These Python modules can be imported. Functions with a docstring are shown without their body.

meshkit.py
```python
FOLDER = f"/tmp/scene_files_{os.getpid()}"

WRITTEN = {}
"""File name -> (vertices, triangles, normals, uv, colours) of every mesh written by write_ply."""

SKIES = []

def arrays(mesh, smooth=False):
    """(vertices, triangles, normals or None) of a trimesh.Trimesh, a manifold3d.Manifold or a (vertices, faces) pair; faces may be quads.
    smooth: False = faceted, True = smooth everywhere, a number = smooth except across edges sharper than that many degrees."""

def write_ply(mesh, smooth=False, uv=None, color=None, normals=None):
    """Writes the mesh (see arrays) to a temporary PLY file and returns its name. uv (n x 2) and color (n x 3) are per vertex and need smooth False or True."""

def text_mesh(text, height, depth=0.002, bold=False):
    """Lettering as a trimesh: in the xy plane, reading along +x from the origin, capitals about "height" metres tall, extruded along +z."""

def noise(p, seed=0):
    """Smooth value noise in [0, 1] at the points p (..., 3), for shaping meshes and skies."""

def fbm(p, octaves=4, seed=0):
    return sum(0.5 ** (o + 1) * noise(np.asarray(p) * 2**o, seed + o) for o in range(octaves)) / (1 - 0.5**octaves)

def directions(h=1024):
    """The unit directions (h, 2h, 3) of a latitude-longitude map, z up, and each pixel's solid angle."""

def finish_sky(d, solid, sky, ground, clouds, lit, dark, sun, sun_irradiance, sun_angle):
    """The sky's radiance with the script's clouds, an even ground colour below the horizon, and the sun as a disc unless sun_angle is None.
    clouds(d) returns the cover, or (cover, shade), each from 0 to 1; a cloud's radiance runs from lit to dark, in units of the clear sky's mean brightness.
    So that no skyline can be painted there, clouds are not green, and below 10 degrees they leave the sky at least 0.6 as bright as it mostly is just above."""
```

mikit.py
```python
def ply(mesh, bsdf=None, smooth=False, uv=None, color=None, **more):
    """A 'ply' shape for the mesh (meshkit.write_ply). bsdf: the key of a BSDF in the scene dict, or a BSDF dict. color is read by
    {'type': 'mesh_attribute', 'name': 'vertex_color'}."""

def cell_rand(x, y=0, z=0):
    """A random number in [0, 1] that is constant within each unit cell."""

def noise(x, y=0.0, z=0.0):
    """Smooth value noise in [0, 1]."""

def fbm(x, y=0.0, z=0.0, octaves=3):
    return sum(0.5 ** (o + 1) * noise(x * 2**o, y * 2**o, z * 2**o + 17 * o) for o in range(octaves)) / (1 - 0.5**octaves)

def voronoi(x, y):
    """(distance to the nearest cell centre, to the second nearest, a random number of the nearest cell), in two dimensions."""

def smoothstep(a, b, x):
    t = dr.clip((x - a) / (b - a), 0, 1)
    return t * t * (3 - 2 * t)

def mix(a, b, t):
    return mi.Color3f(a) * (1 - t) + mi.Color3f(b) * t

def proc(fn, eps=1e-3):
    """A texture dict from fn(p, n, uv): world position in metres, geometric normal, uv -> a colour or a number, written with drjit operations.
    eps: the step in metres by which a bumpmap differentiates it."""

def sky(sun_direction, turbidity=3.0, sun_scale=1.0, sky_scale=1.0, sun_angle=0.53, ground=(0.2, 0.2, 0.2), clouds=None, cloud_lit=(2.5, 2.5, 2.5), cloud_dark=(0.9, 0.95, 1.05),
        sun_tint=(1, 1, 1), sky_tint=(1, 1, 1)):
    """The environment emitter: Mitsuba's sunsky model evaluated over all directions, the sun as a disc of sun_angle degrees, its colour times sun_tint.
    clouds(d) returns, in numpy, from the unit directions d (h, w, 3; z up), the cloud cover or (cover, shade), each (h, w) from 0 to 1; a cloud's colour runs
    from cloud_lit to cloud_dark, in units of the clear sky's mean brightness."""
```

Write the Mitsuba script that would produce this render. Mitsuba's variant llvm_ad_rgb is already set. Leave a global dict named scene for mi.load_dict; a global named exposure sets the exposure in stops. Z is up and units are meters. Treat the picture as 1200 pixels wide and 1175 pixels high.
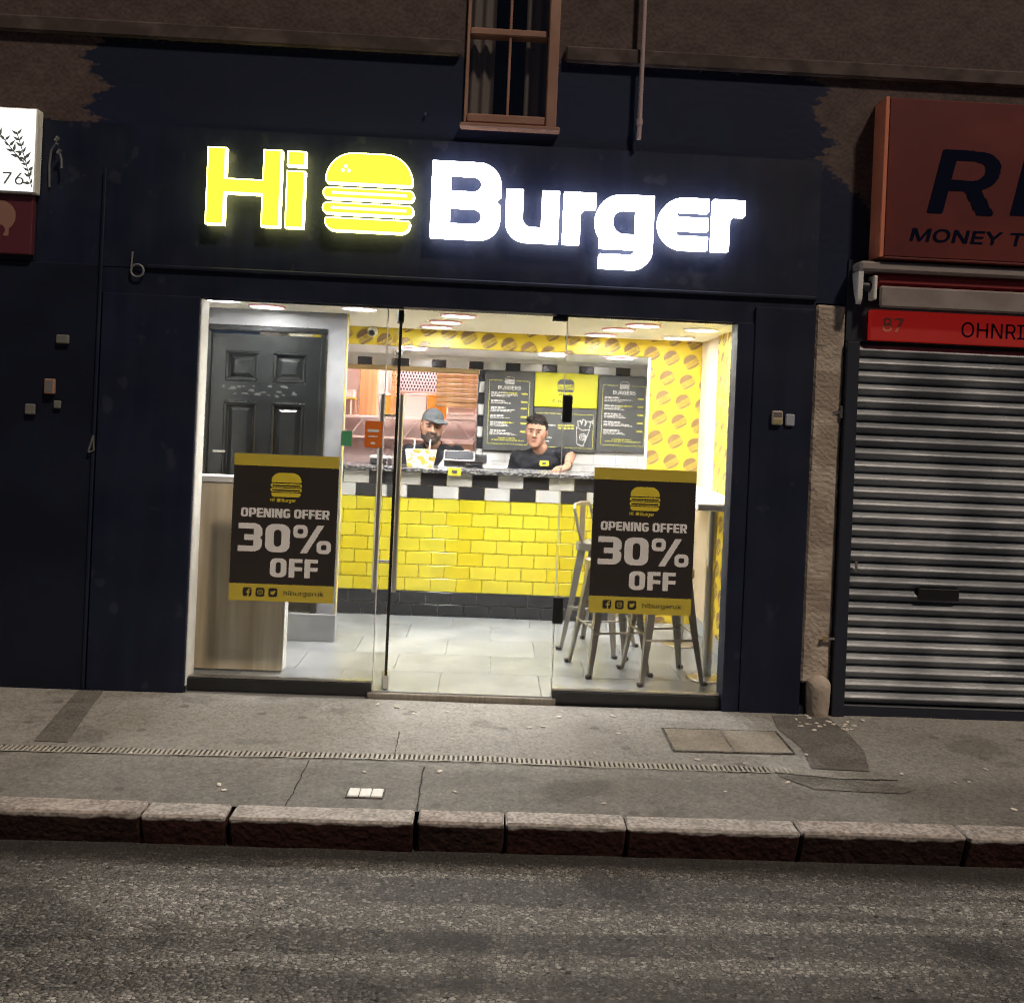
import math, random
import numpy as np, trimesh, manifold3d as m3
import drjit as dr
import mitsuba as mi
import mikit, meshkit
from shapely.geometry import Polygon, LineString, Point, box as sbox, MultiPolygon
from shapely.ops import unary_union
from shapely import affinity

random.seed(7)
rng = np.random.default_rng(7)
T = mi.ScalarTransform4f
scene, labels = {'type': 'scene'}, {}

# ------------------------------------------------------------------ camera, sky, exposure
F_PX, W_PX, H_PX = 1150.0, 1200.0, 1175.0
YAW, ROLL = math.radians(2.0), math.radians(2.5)
fwd = np.array([math.sin(YAW), math.cos(YAW), 0.0])
rgt = np.array([math.cos(YAW), -math.sin(YAW), 0.0])
upv = np.array([0, 0, 1.0]) * math.cos(ROLL) - rgt * math.sin(ROLL)
eye = np.array([0, -5.62, 1.62])
scene['camera'] = {
    'type': 'perspective', 'fov': math.degrees(2 * math.atan(W_PX / 2 / F_PX)), 'fov_axis': 'x',
    'near_clip': 0.05, 'far_clip': 200.0,
    'principal_point_offset_x': -(620.0 - W_PX / 2) / W_PX, 'principal_point_offset_y': -(486.0 - H_PX / 2) / H_PX,
    'to_world': T().look_at(origin=eye.tolist(), target=(eye + fwd).tolist(), up=upv.tolist()),
}
# night: the "sun" is a dim, slightly warm street light high up and to the right, the sky a faint city glow
scene['sky'] = mikit.sky((0.36, -0.52, 0.775), turbidity=3, sun_scale=1.15, sky_scale=0.20, sun_angle=5.0,
                         sun_tint=(0.96, 0.955, 0.99), sky_tint=(0.8, 0.8, 0.95), ground=(0.1, 0.1, 0.1))
exposure = 0.0

DOWN_L = 195.0        # radiance of the ceiling downlights

# ------------------------------------------------------------------ helpers
def numbered(name):
    key, k = name, 0
    while key in scene or key in labels or any_prefix(key):
        k += 1
        key = f'{name}_{k:03d}'
    return key

_used = set()
def any_prefix(key):
    return key in _used

def thing(name, label, cat, group=None):
    key = numbered(name); _used.add(key)
    labels[key] = {'label': label, 'category': cat}
    if group: labels[key]['group'] = group
    return key

def struct(name, mesh=None, mat=None, smooth=30):
    key = numbered(name); _used.add(key)
    labels[key] = {'kind': 'structure'}
    if mesh is not None: scene[key] = mikit.ply(mesh, mat, smooth)
    return key

def whole(name, mesh, mat, label, cat, group=None, smooth=30, **more):
    key = thing(name, label, cat, group)
    scene[key] = mikit.ply(mesh, mat, smooth, **more)
    return key

def part(parent, name, mesh, mat, label=None, smooth=30, kind=None, **more):
    key = numbered(parent + '__' + name); _used.add(key)
    scene[key] = mikit.ply(mesh, mat, smooth, **more)
    if label: labels[key] = {'label': label}
    if kind: labels.setdefault(key, {})['kind'] = kind
    return key

def glow(rgb):
    return {'emitter': {'type': 'area', 'radiance': {'type': 'rgb', 'value': list(map(float, rgb))}}}

cat_ = trimesh.util.concatenate

def box(x0, x1, y0, y1, z0, z1, b=0.0):
    if b <= 0:
        m = trimesh.creation.box([x1 - x0, y1 - y0, z1 - z0])
        m.apply_translation([(x0 + x1) / 2, (y0 + y1) / 2, (z0 + z1) / 2]); return m
    b = min(b, (x1 - x0) * .45, (y1 - y0) * .45, (z1 - z0) * .45)
    c = np.array([(x0 + x1) / 2, (y0 + y1) / 2, (z0 + z1) / 2]); h = np.array([x1 - x0, y1 - y0, z1 - z0]) / 2
    pts = []
    for s in np.ndindex(2, 2, 2):
        s = np.array(s) * 2 - 1
        for k in range(3):
            v = s * (h - b); v[k] = s[k] * h[k]; pts.append(c + v)
    return trimesh.convex.convex_hull(np.array(pts))

def polys(g):
    return [p for p in getattr(g, 'geoms', [g]) if p.geom_type == 'Polygon' and p.area > 1e-9]

def flat(g, y, depth=0.002):
    """a polygon in (x, z), its front at y (facing -y), going back by depth"""
    out = []
    for p in polys(g):
        m = trimesh.creation.extrude_polygon(p, depth, engine='earcut')
        v = m.vertices.copy()
        m = trimesh.Trimesh(np.stack([v[:, 0], y + depth - v[:, 2], v[:, 1]], 1), m.faces, process=False)
        out.append(m)
    return cat_(out)

def lay(g, z, depth=0.002):
    """a polygon in (x, y) lying flat, its top at z"""
    out = []
    for p in polys(g):
        m = trimesh.creation.extrude_polygon(p, depth, engine='earcut'); m.apply_translation([0, 0, z - depth]); out.append(m)
    return cat_(out)

def text_at(s, x, z, y, height, depth=0.001, bold=False, align='l', shear=0.0, stretch=1.0):
    m = meshkit.text_mesh(s, height, depth, bold)
    v = m.vertices.copy()
    w = v[:, 0].max() - v[:, 0].min()
    vx = (v[:, 0] - v[:, 0].min() + (0 if align == 'l' else -w / 2 if align == 'c' else -w)) * stretch + shear * v[:, 1]
    return trimesh.Trimesh(np.stack([x + vx, y + depth - v[:, 2], z + v[:, 1]], 1), m.faces, process=False)

def tube(pts, r, sides=10, cap=True):
    pts = np.asarray(pts, float); r = np.broadcast_to(r, (len(pts),))
    t = np.gradient(pts, axis=0); t /= np.linalg.norm(t, axis=1, keepdims=True) + 1e-12
    n = np.cross(t[0], [0, 0, 1.0] if abs(t[0][2]) < .9 else [1.0, 0, 0]); n /= np.linalg.norm(n)
    rings = []
    for i in range(len(pts)):
        n = n - t[i] * (n @ t[i]); n /= np.linalg.norm(n); bt = np.cross(t[i], n)
        a = np.arange(sides) * 2 * math.pi / sides
        rings.append(pts[i] + r[i] * (np.cos(a)[:, None] * n + np.sin(a)[:, None] * bt))
    v = np.vstack(rings); f = []
    for i in range(len(pts) - 1):
        for j in range(sides):
            a, b = i * sides + j, i * sides + (j + 1) % sides
            f += [[a, b, b + sides], [a, b + sides, a + sides]]
    if cap:
        v = np.vstack([v, pts[0], pts[-1]]); k = len(v)
        for j in range(sides):
            f.append([k - 2, (j + 1) % sides, j]); o = (len(pts) - 1) * sides
            f.append([k - 1, o + j, o + (j + 1) % sides])
    return trimesh.Trimesh(v, np.array(f), process=False)

def lathe(profile, loc, seg=28):
    m = trimesh.creation.revolve(np.array(profile, float), sections=seg); m.apply_translation(loc); return m

def rr(x0, z0, x1, z1, r, rs=None, q=8):
    """rounded rectangle; rs = (bl, br, tr, tl)"""
    rs = rs or (r, r, r, r); mx = min(x1 - x0, z1 - z0) / 2 - 1e-6
    rs = [min(k, (min(x1 - x0, z1 - z0)) - 1e-6) for k in rs]
    pts = []
    for (cx, cz, a0, k) in ((x0 + rs[0], z0 + rs[0], 180, rs[0]), (x1 - rs[1], z0 + rs[1], 270, rs[1]), (x1 - rs[2], z1 - rs[2], 0, rs[2]), (x0 + rs[3], z1 - rs[3], 90, rs[3])):
        if k <= 1e-6: pts.append((cx, cz)); continue
        for i in range(q + 1):
            a = math.radians(a0 + 90 * i / q); pts.append((cx + k * math.cos(a), cz + k * math.sin(a)))
    return Polygon(pts).buffer(0)

# ------------------------------------------------------------------ materials
N = mikit.noise
def rgb(c): return {'type': 'rgb', 'value': list(map(float, c))}
def mat(name, col, rough=0.5, metal=0.0, spec=0.5, bump=None, bscale=0.002, eps=1e-3, **kw):
    c = mikit.proc(col) if callable(col) else rgb(col)
    r = mikit.proc(rough) if callable(rough) else float(rough)
    b = {'type': 'principled', 'base_color': c, 'roughness': r, 'metallic': float(metal), 'specular': float(spec), **kw}
    if bump: b = {'type': 'bumpmap', 'nested': b, 'arbitrary': mikit.proc(bump, eps), 'scale': float(bscale)}
    scene[name] = {'type': 'twosided', 'bsdf': b}
    return name

def wear(a, b, f=8.0, lo=.35, hi=.7, g=0.0):
    """a colour that runs into another by noise"""
    def fn(p, n, uv):
        t = mikit.smoothstep(lo, hi, mikit.fbm(p.x * f + 3, p.y * f, p.z * f, 4))
        c = mikit.mix(a, b, t)
        if g: c = c * (1 - g + 2 * g * N(p.x * 310, p.y * 310, p.z * 310))
        return c
    return fn

NAVY, NAVY2 = (0.0055, 0.0088, 0.026), (0.010, 0.0150, 0.040)
mat('m_navy', lambda p, n, uv: mikit.mix(NAVY, NAVY2, mikit.smoothstep(.3, .75, .5 * mikit.fbm(p.x * 3, p.y * 3, p.z * 3, 4) + .5 * mikit.fbm(p.x * 16, p.y * 16, p.z * 1.1, 3))) + mi.Color3f(.012, .012, .012) * mikit.smoothstep(.70, .80, mikit.fbm(p.x * 11 + 5, p.y * 11, p.z * 7, 4)), lambda p, n, uv: 0.40 + 0.25 * mikit.fbm(p.x * 5, p.y * 5, p.z * 5), spec=.4,
    bump=lambda p, n, uv: mikit.fbm(p.x * 6, p.y * 6, p.z * 2.5, 3), bscale=.004, eps=4e-3)
mat('m_navy_left', wear((0.005, 0.0075, 0.019), (0.008, 0.0115, 0.026), 2.5), .5, spec=.35)
def stucco_col(p, n, uv):
    # navy paint brushed on in level strokes, thin and broken where it stops on the bare render
    stroke = .30 * (mikit.fbm(p.x * 1.5, 3.1, p.z * 11, 4) - .5) + .12 * (mikit.fbm(p.x * 7, 1.7, p.z * 40, 3) - .5)
    side = dr.minimum(1.82 + stroke - p.x, p.x + 2.34 + stroke)
    side = dr.minimum(side, 3.66 - p.z)
    drop = 3.14 + .16 * (mikit.fbm(p.x * 9, 2.2, p.z * 3, 4) - .5) - dr.select(p.x > 1.83, (p.x - 1.83) * 0.75, 0) - p.z
    cover = mikit.smoothstep(-.018, .022, dr.maximum(side, drop) + .05 * (N(p.x * 60, 4, p.z * 60) - .5))
    paint = mikit.mix((.0055, .009, .028), (0.009, 0.0155, 0.048), mikit.fbm(p.x * 2, 1, p.z * 2))
    bare = mikit.mix((0.060, 0.041, 0.039), (0.11, 0.078, 0.073), mikit.fbm(p.x * 9, 5, p.z * 9, 4))
    bare = bare * (.72 + .56 * N(p.x * 70, 6, p.z * 70))
    return mikit.mix(bare, paint, cover)
mat('m_stucco', stucco_col, .75, spec=.3, bump=lambda p, n, uv: mikit.fbm(p.x * 38, p.y * 38, p.z * 38, 4), bscale=.003, eps=3e-3)
mat('m_curtain', (0.16, 0.14, 0.13), .9, spec=.1)
mat('m_band', wear((0.062, 0.047, 0.044), (0.11, 0.085, 0.079), 9), .8, spec=.2)
mat('m_roughcast', wear((0.36, 0.30, 0.25), (0.52, 0.45, 0.38), 6, g=.12), .85, spec=.2,
    bump=lambda p, n, uv: mikit.fbm(p.x * 60, p.y * 60, p.z * 60, 3), bscale=.010, eps=2e-3)
mat('m_black', (0.012, 0.012, 0.013), .35)
mat('m_black_matt', (0.02, 0.02, 0.022), .6)
mat('m_white', (0.80, 0.80, 0.78), .45)
mat('m_white_gloss', (0.82, 0.82, 0.80), .18)
mat('m_ceiling', (0.80, 0.76, 0.64), .7)
mat('m_plaster', (0.78, 0.78, 0.77), .7)
mat('m_grey_wall', wear((0.25, 0.26, 0.29), (0.42, 0.43, 0.46), 3.2, .3, .75), .6)
mat('m_beige', (0.56, 0.47, 0.36), .6)
mat('m_steel', (0.62, 0.60, 0.56), .28, metal=1.0)
mat('m_galv', (0.44, 0.41, 0.36), lambda p, n, uv: .28 + .25 * mikit.fbm(p.x * 20, p.y * 20, p.z * 20), metal=.9)
mat('m_brass', (0.75, 0.55, 0.25), .3, metal=1.0)
mat('m_yellow_tile', lambda p, n, uv: mikit.mix((0.86, 0.73, 0.06), (0.81, 0.68, 0.055), N(p.x * 3, p.y, p.z * 9)), .16, spec=.55)
mat('m_yellow_tile_b', (0.80, 0.64, 0.03), .2, spec=.55)
mat('m_black_tile', (0.030, 0.030, 0.034), .18)
mat('m_charcoal_tile', (0.026, 0.026, 0.029), .18)
mat('m_white_tile', (0.80, 0.80, 0.78), .16)
mat('m_grout_y', (0.34, 0.27, 0.06), .8)
mat('m_grout_g', (0.42, 0.42, 0.42), .8)
mat('m_floor_tile', wear((0.200, 0.216, 0.232), (0.255, 0.272, 0.288), 2.2, g=.03), lambda p, n, uv: .22 + .2 * mikit.fbm(p.x * 4, p.y * 4, 0), spec=.45)
mat('m_floor_tile_b', wear((0.186, 0.202, 0.218), (0.240, 0.256, 0.272), 2.7, g=.03), .3, spec=.45)
mat('m_grey_tile', wear((0.27, 0.29, 0.31), (0.33, 0.35, 0.37), 4), .35)
mat('m_granite', lambda p, n, uv: mikit.mix((0.03, 0.03, 0.035), (0.42, 0.42, 0.43), mikit.smoothstep(.45, .75, N(p.x * 95, p.y * 95, p.z * 95))), .2)
mat('m_yellow', (0.80, 0.64, 0.05), .45)
mat('m_yellow_dull', (0.62, 0.49, 0.06), .5)
mat('m_poster', (0.036, 0.030, 0.028), .6, spec=.25)
mat('m_print_white', (0.88, 0.86, 0.85), .5)
mat('m_board', (0.085, 0.088, 0.09), .4)
mat('m_board_yellow', (0.85, 0.80, 0.02), .4)
mat('m_print_yellow', (0.66, 0.62, 0.10), .5)
mat('m_orange', (0.85, 0.20, 0.03), .4)
mat('m_green', (0.10, 0.42, 0.20), .5)
mat('m_halo_trim', (0.85, 0.42, 0.40), .4)  # reddish, to paint the pink halo of light round the downlights
mat('m_door_black', lambda p, n, uv: mikit.mix((0.006, 0.0065, 0.0065), (0.017, 0.019, 0.019), mikit.fbm(p.x * 6, p.y * 6, p.z * 6)),
    lambda p, n, uv: .12 + .22 * mikit.fbm(p.x * 9, p.y * 9, p.z * 9), spec=.5)
def wood_fn(dark, light, sx=34.0, sz=1.3):
    def fn(p, n, uv):
        g = mikit.fbm(p.x * sx, p.y * sx, p.z * sz, 4); s = mikit.fbm(p.x * sx * .25 + 9, p.y * 6, p.z * sz * .6, 3)
        return mikit.mix(dark, light, mikit.smoothstep(.25, .75, .5 * g + .5 * s))
    return fn
mat('m_wood', wood_fn((0.56, 0.46, 0.30), (0.82, 0.73, 0.55)), .45)
mat('m_wood_warm', wood_fn((0.42, 0.22, 0.10), (0.62, 0.38, 0.18)), .5)
mat('m_wood_header', wood_fn((0.42, 0.30, 0.12), (0.58, 0.43, 0.20), 8, 30), .5)
mat('m_pink_wall', wear((0.66, 0.56, 0.54), (0.74, 0.65, 0.63), 4), .5)
mat('m_card_white', (0.80, 0.66, 0.62), .7)
mat('m_card_orange', (0.80, 0.30, 0.04), .7)
mat('m_card_brown', (0.30, 0.17, 0.12), .7)
mat('m_card_yellow', (0.80, 0.58, 0.05), .7)
mat('m_mesh_grey', (0.36, 0.30, 0.32), .5)
mat('m_red_sign', wear((0.115, 0.0185, 0.0155), (0.145, 0.024, 0.019), 3), .4)
mat('m_red_side', (0.62, 0.20, 0.11), .5)  # orange street light painted in for the sign side, shared by the number
mat('m_sign_navy', (0.0035, 0.005, 0.020), .8, spec=.05)
mat('m_red_cloth', (0.24, 0.022, 0.03), .8)
mat('m_cassette', (0.30, 0.265, 0.255), .5)
mat('m_valance', wear((0.24, 0.205, 0.20), (0.31, 0.27, 0.262), 7), .8)
mat('m_slat', wear((0.19, 0.205, 0.23), (0.37, 0.39, 0.42), 3.2, .3, .75, g=.10), lambda p, n, uv: .42 + .25 * mikit.fbm(p.x * 4, p.y * 4, p.z * 14), metal=.42,
    bump=lambda p, n, uv: mikit.fbm(p.x * 14, p.y * 40, p.z * 60, 3), bscale=.002, eps=2e-3)
mat('m_rail', (0.018, 0.022, 0.036), .5)
mat('m_peach', wear((0.28, 0.15, 0.11), (0.35, 0.20, 0.15), 5), .55)
mat('m_dark_glass', (0.012, 0.013, 0.018), .08, spec=.6)
mat('m_pipe_pale', (0.40, 0.30, 0.30), .5)
mat('m_dark_red', (0.10, 0.018, 0.030), .5)
mat('m_cable', (0.16, 0.16, 0.18), .5)
mat('m_skin', lambda p, n, uv: mikit.mix((0.30, 0.165, 0.115), (0.37, 0.21, 0.15), N(p.x * 40, p.y * 40, p.z * 40)), .75, spec=.12)
mat('m_lip', (0.42, 0.17, 0.14), .45)
mat('m_hair', wear((0.006, 0.005, 0.004), (0.020, 0.015, 0.012), 60), .75, spec=.2)
mat('m_beard', wear((0.020, 0.014, 0.011), (0.055, 0.038, 0.030), 70), .7)
mat('m_cap', wear((0.060, 0.070, 0.078), (0.090, 0.100, 0.110), 30), .8)
mat('m_shirt', wear((0.009, 0.010, 0.013), (0.020, 0.021, 0.026), 25), .85, spec=.2)
mat('m_trousers', (0.02, 0.02, 0.025), .8)
mat('m_eye', (0.018, 0.012, 0.010), .15)
mat('m_eye_white', (0.66, 0.62, 0.58), .3)
mat('m_screen', (0.012, 0.014, 0.020), .35, spec=.15)
mat('m_tub', lambda p, n, uv: dr.select(mikit.fbm(p.x * 34, p.y * 34, p.z * 34, 2) > .56, mi.Color3f(.80, .52, .08), mi.Color3f(.80, .78, .70)), .5)
mat('m_straw', (0.78, 0.55, 0.52), .4)
mat('m_rubber', (0.03, 0.03, 0.03), .7)
scene['m_glass'] = {'type': 'thindielectric', 'int_ior': 1.5}
scene['m_door_glass'] = {'type': 'thindielectric', 'int_ior': 1.5}

# ground
def pave_col(p, n, uv):
    big = mikit.fbm(p.x * 1.3, p.y * 1.9, 4, 4); mid = mikit.fbm(p.x * 7, p.y * 9, 2, 4)
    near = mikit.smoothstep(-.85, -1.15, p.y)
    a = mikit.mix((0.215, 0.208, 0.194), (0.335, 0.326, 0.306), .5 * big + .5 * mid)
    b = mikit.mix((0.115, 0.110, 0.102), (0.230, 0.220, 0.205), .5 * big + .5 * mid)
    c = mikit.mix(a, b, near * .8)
    grit = N(p.x * 120, p.y * 120, 1.0); g2 = N(p.x * 60, p.y * 60, 7.0)
    c = c * (.64 + .42 * grit + .30 * g2)
    chip = mikit.smoothstep(.82, .9, N(p.x * 75, p.y * 75, 3.3)) * near
    c = mikit.mix(c, mi.Color3f(.34, .32, .29), chip * .6)
    x, y = p.x, p.y
    stain = mikit.smoothstep(.66, .74, mikit.fbm(x * 2.6 + 7, y * 4 + 1, 5, 3))
    gum_d, _, gum_r = mikit.voronoi(x * 2.6, y * 2.6)
    gum = mikit.smoothstep(.075, .055, gum_d) * dr.select(gum_r > .5, 1.0, 0.0)
    c = c * (1 - .22 * stain)
    return mikit.mix(c, mi.Color3f(.10, .095, .09), gum * .55)
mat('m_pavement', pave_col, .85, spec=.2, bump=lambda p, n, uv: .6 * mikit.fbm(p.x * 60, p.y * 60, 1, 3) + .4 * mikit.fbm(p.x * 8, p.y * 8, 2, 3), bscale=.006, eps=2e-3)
mat('m_patch', lambda p, n, uv: mikit.mix((0.095, 0.090, 0.083), (0.20, 0.19, 0.175), mikit.fbm(p.x * 9, p.y * 9, 3, 4)) * (.7 + .6 * N(p.x * 110, p.y * 110, 2)), .9, spec=.2,
    bump=lambda p, n, uv: mikit.fbm(p.x * 60, p.y * 60, 1, 3), bscale=.006, eps=2e-3)
mat('m_road_patch', lambda p, n, uv: mikit.mix((0.045, 0.043, 0.041), (0.12, 0.115, 0.11), mikit.fbm(p.x * 5, p.y * 5, 3, 3)) * (.55 + .9 * N(p.x * 75, p.y * 75, 2)), .75, spec=.3, bump=lambda p, n, uv: N(p.x * 75, p.y * 75, 1), bscale=.006, eps=2e-3)
mat('m_crack', (0.035, 0.032, 0.03), .9)
mat('m_slab', lambda p, n, uv: mikit.mix((0.22, 0.20, 0.17), (0.32, 0.29, 0.25), mikit.fbm(p.x * 9, p.y * 9, 3, 4)) * (.8 + .4 * N(p.x * 130, p.y * 130, 2)), .85, spec=.2)
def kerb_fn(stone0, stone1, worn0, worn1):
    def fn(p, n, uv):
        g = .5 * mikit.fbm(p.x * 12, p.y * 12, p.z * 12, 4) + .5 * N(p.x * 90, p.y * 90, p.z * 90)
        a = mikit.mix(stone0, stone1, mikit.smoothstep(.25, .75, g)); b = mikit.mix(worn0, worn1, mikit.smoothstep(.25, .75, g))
        edge = -.066 + .022 * (mikit.fbm(p.x * 14, p.y * 14, 2, 3) - .5)       # street light on the top, shade on the granite face, both painted in
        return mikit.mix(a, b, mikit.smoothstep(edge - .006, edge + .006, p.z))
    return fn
kb_ = lambda p, n, uv: mikit.fbm(p.x * 40, p.y * 40, p.z * 40, 4)
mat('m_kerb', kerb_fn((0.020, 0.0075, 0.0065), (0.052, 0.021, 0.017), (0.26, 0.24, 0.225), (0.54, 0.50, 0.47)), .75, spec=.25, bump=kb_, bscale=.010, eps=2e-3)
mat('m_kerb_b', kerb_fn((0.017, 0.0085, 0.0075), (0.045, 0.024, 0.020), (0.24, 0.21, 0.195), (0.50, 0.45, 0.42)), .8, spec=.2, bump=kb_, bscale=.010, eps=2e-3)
def road_col(p, n, uv):
    wob = mikit.fbm(p.x * .9, p.y * 2.5, 9, 3)
    d, e, q = mikit.voronoi(p.x * 62, p.y * 78)
    d2, e2, q2 = mikit.voronoi(p.x * 140 + 3, p.y * 150)
    stone = mikit.mix((0.045, 0.043, 0.041), (0.46, 0.44, 0.415), q * q) * mikit.smoothstep(.02, .25, e - d)
    fine = mikit.mix((0.06, 0.058, 0.055), (0.30, 0.29, 0.275), q2)
    c = dr.select(q > .42, stone, fine * .8)
    big = mikit.fbm(p.x * 1.1, p.y * 1.7, 3, 4); streak = mikit.fbm(p.x * .35, p.y * 7.5, 1, 4)
    worn = mikit.smoothstep(.45, .62, streak + .18 * (wob - .5))                       # worn, polished tyre paths along the street
    c = c * (.40 + .55 * big + .55 * worn)
    gutter = mikit.smoothstep(-1.80, -1.66, p.y + .10 * (wob - .5))                    # silt and tar in the gutter
    c = mikit.mix(c, mi.Color3f(.022, .020, .019), gutter * .85)
    oil = mikit.smoothstep(.64, .74, mikit.fbm(p.x * 1.7 + 4, p.y * 2.2 + 8, 2, 3))
    return c * (1 - .5 * oil) + mi.Color3f(.010, .010, .010)
mat('m_road', road_col, lambda p, n, uv: .45 + .3 * N(p.x * 60, p.y * 60, 3), spec=.4, bump=lambda p, n, uv: 1 - mikit.voronoi(p.x * 62, p.y * 78)[0], bscale=.010, eps=2e-3)
mat('m_iron', wear((0.06, 0.058, 0.055), (0.14, 0.13, 0.12), 20), .55, metal=.4)
mat('m_rib', (0.42, 0.40, 0.36), .7)
mat('m_litter', (0.70, 0.66, 0.60), .8)
mat('m_leaf_print', (0.20, 0.22, 0.21), .7)

# printed wallpaper: taupe burgers in slanting rows on yellow (flat print)
def paper(axis):
    def fn(p, n, uv):
        u0 = (p.x if axis == 'x' else -p.y); v0 = p.z
        P, c8, s8 = .162, math.cos(math.radians(9)), math.sin(math.radians(9))
        u, v = u0 * c8 - v0 * s8 + 5.03, u0 * s8 + v0 * c8 + .035
        row = dr.floor(v / P); uu = u / P
        col = dr.floor(uu)
        a = (uu - col - .5) * P; b = (v / P - row - .5) * P
        ca, sa = math.cos(math.radians(40)), math.sin(math.radians(40))
        a, b = (a * ca + b * sa) / .060, (-a * sa + b * ca) / .060
        top = (b > .15) & (a * a + dr.square((b - .15) / .85) < 1)
        l1 = (dr.abs(b + .04) < .055) & (dr.abs(a) < 1.0)
        l2 = (dr.abs(b + .27) < .075) & (dr.abs(a) < 1.0)
        bot = (b < -.48) & (a * a + dr.square((b + .48) / .36) < 1)
        return dr.select(top | l1 | l2 | bot, mi.Color3f(.27, .165, .075), mi.Color3f(.74, .55, .04))
    return fn
mat('m_paper_x', paper('x'), .5)
mat('m_paper_y', paper('y'), .5)

# ------------------------------------------------------------------ ground
def sheet(x0, x1, y0, y1, nx, ny, zf):
    gx, gy = np.meshgrid(np.linspace(x0, x1, nx), np.linspace(y0, y1, ny), indexing='ij')
    z = zf(gx, gy); v = np.stack([gx, gy, z], -1).reshape(-1, 3)
    i, j = np.meshgrid(np.arange(nx - 1), np.arange(ny - 1), indexing='ij'); a = (i * ny + j).ravel()
    f = np.vstack([np.stack([a, a + ny, a + ny + 1], 1), np.stack([a, a + ny + 1, a + 1], 1)])
    return trimesh.Trimesh(v, f, process=False)
def pave_z(x, y):
    p = np.stack([np.asarray(x, float), np.asarray(y, float), np.zeros_like(np.asarray(x, float))], -1)
    return -0.036 + 0.012 * np.asarray(y) + 0.010 * (meshkit.fbm(p * 1.6, 3) - .5)
def road_z(x, y):
    p = np.stack([np.asarray(x, float), np.asarray(y, float), np.zeros_like(np.asarray(x, float))], -1)
    return -0.185 + 0.012 * np.clip(-np.asarray(y) - 1.6, 0, 3) + 0.012 * (meshkit.fbm(p * 3.0, 4, seed=5) - .5)
struct('ground', box(-60, 60, -60, 60, -.6, -.45), 'm_road')
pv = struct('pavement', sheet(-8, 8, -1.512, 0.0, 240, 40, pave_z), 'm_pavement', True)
rd = struct('road', sheet(-12, 12, -9.5, -1.55, 300, 140, road_z), 'm_road', True)
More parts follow.
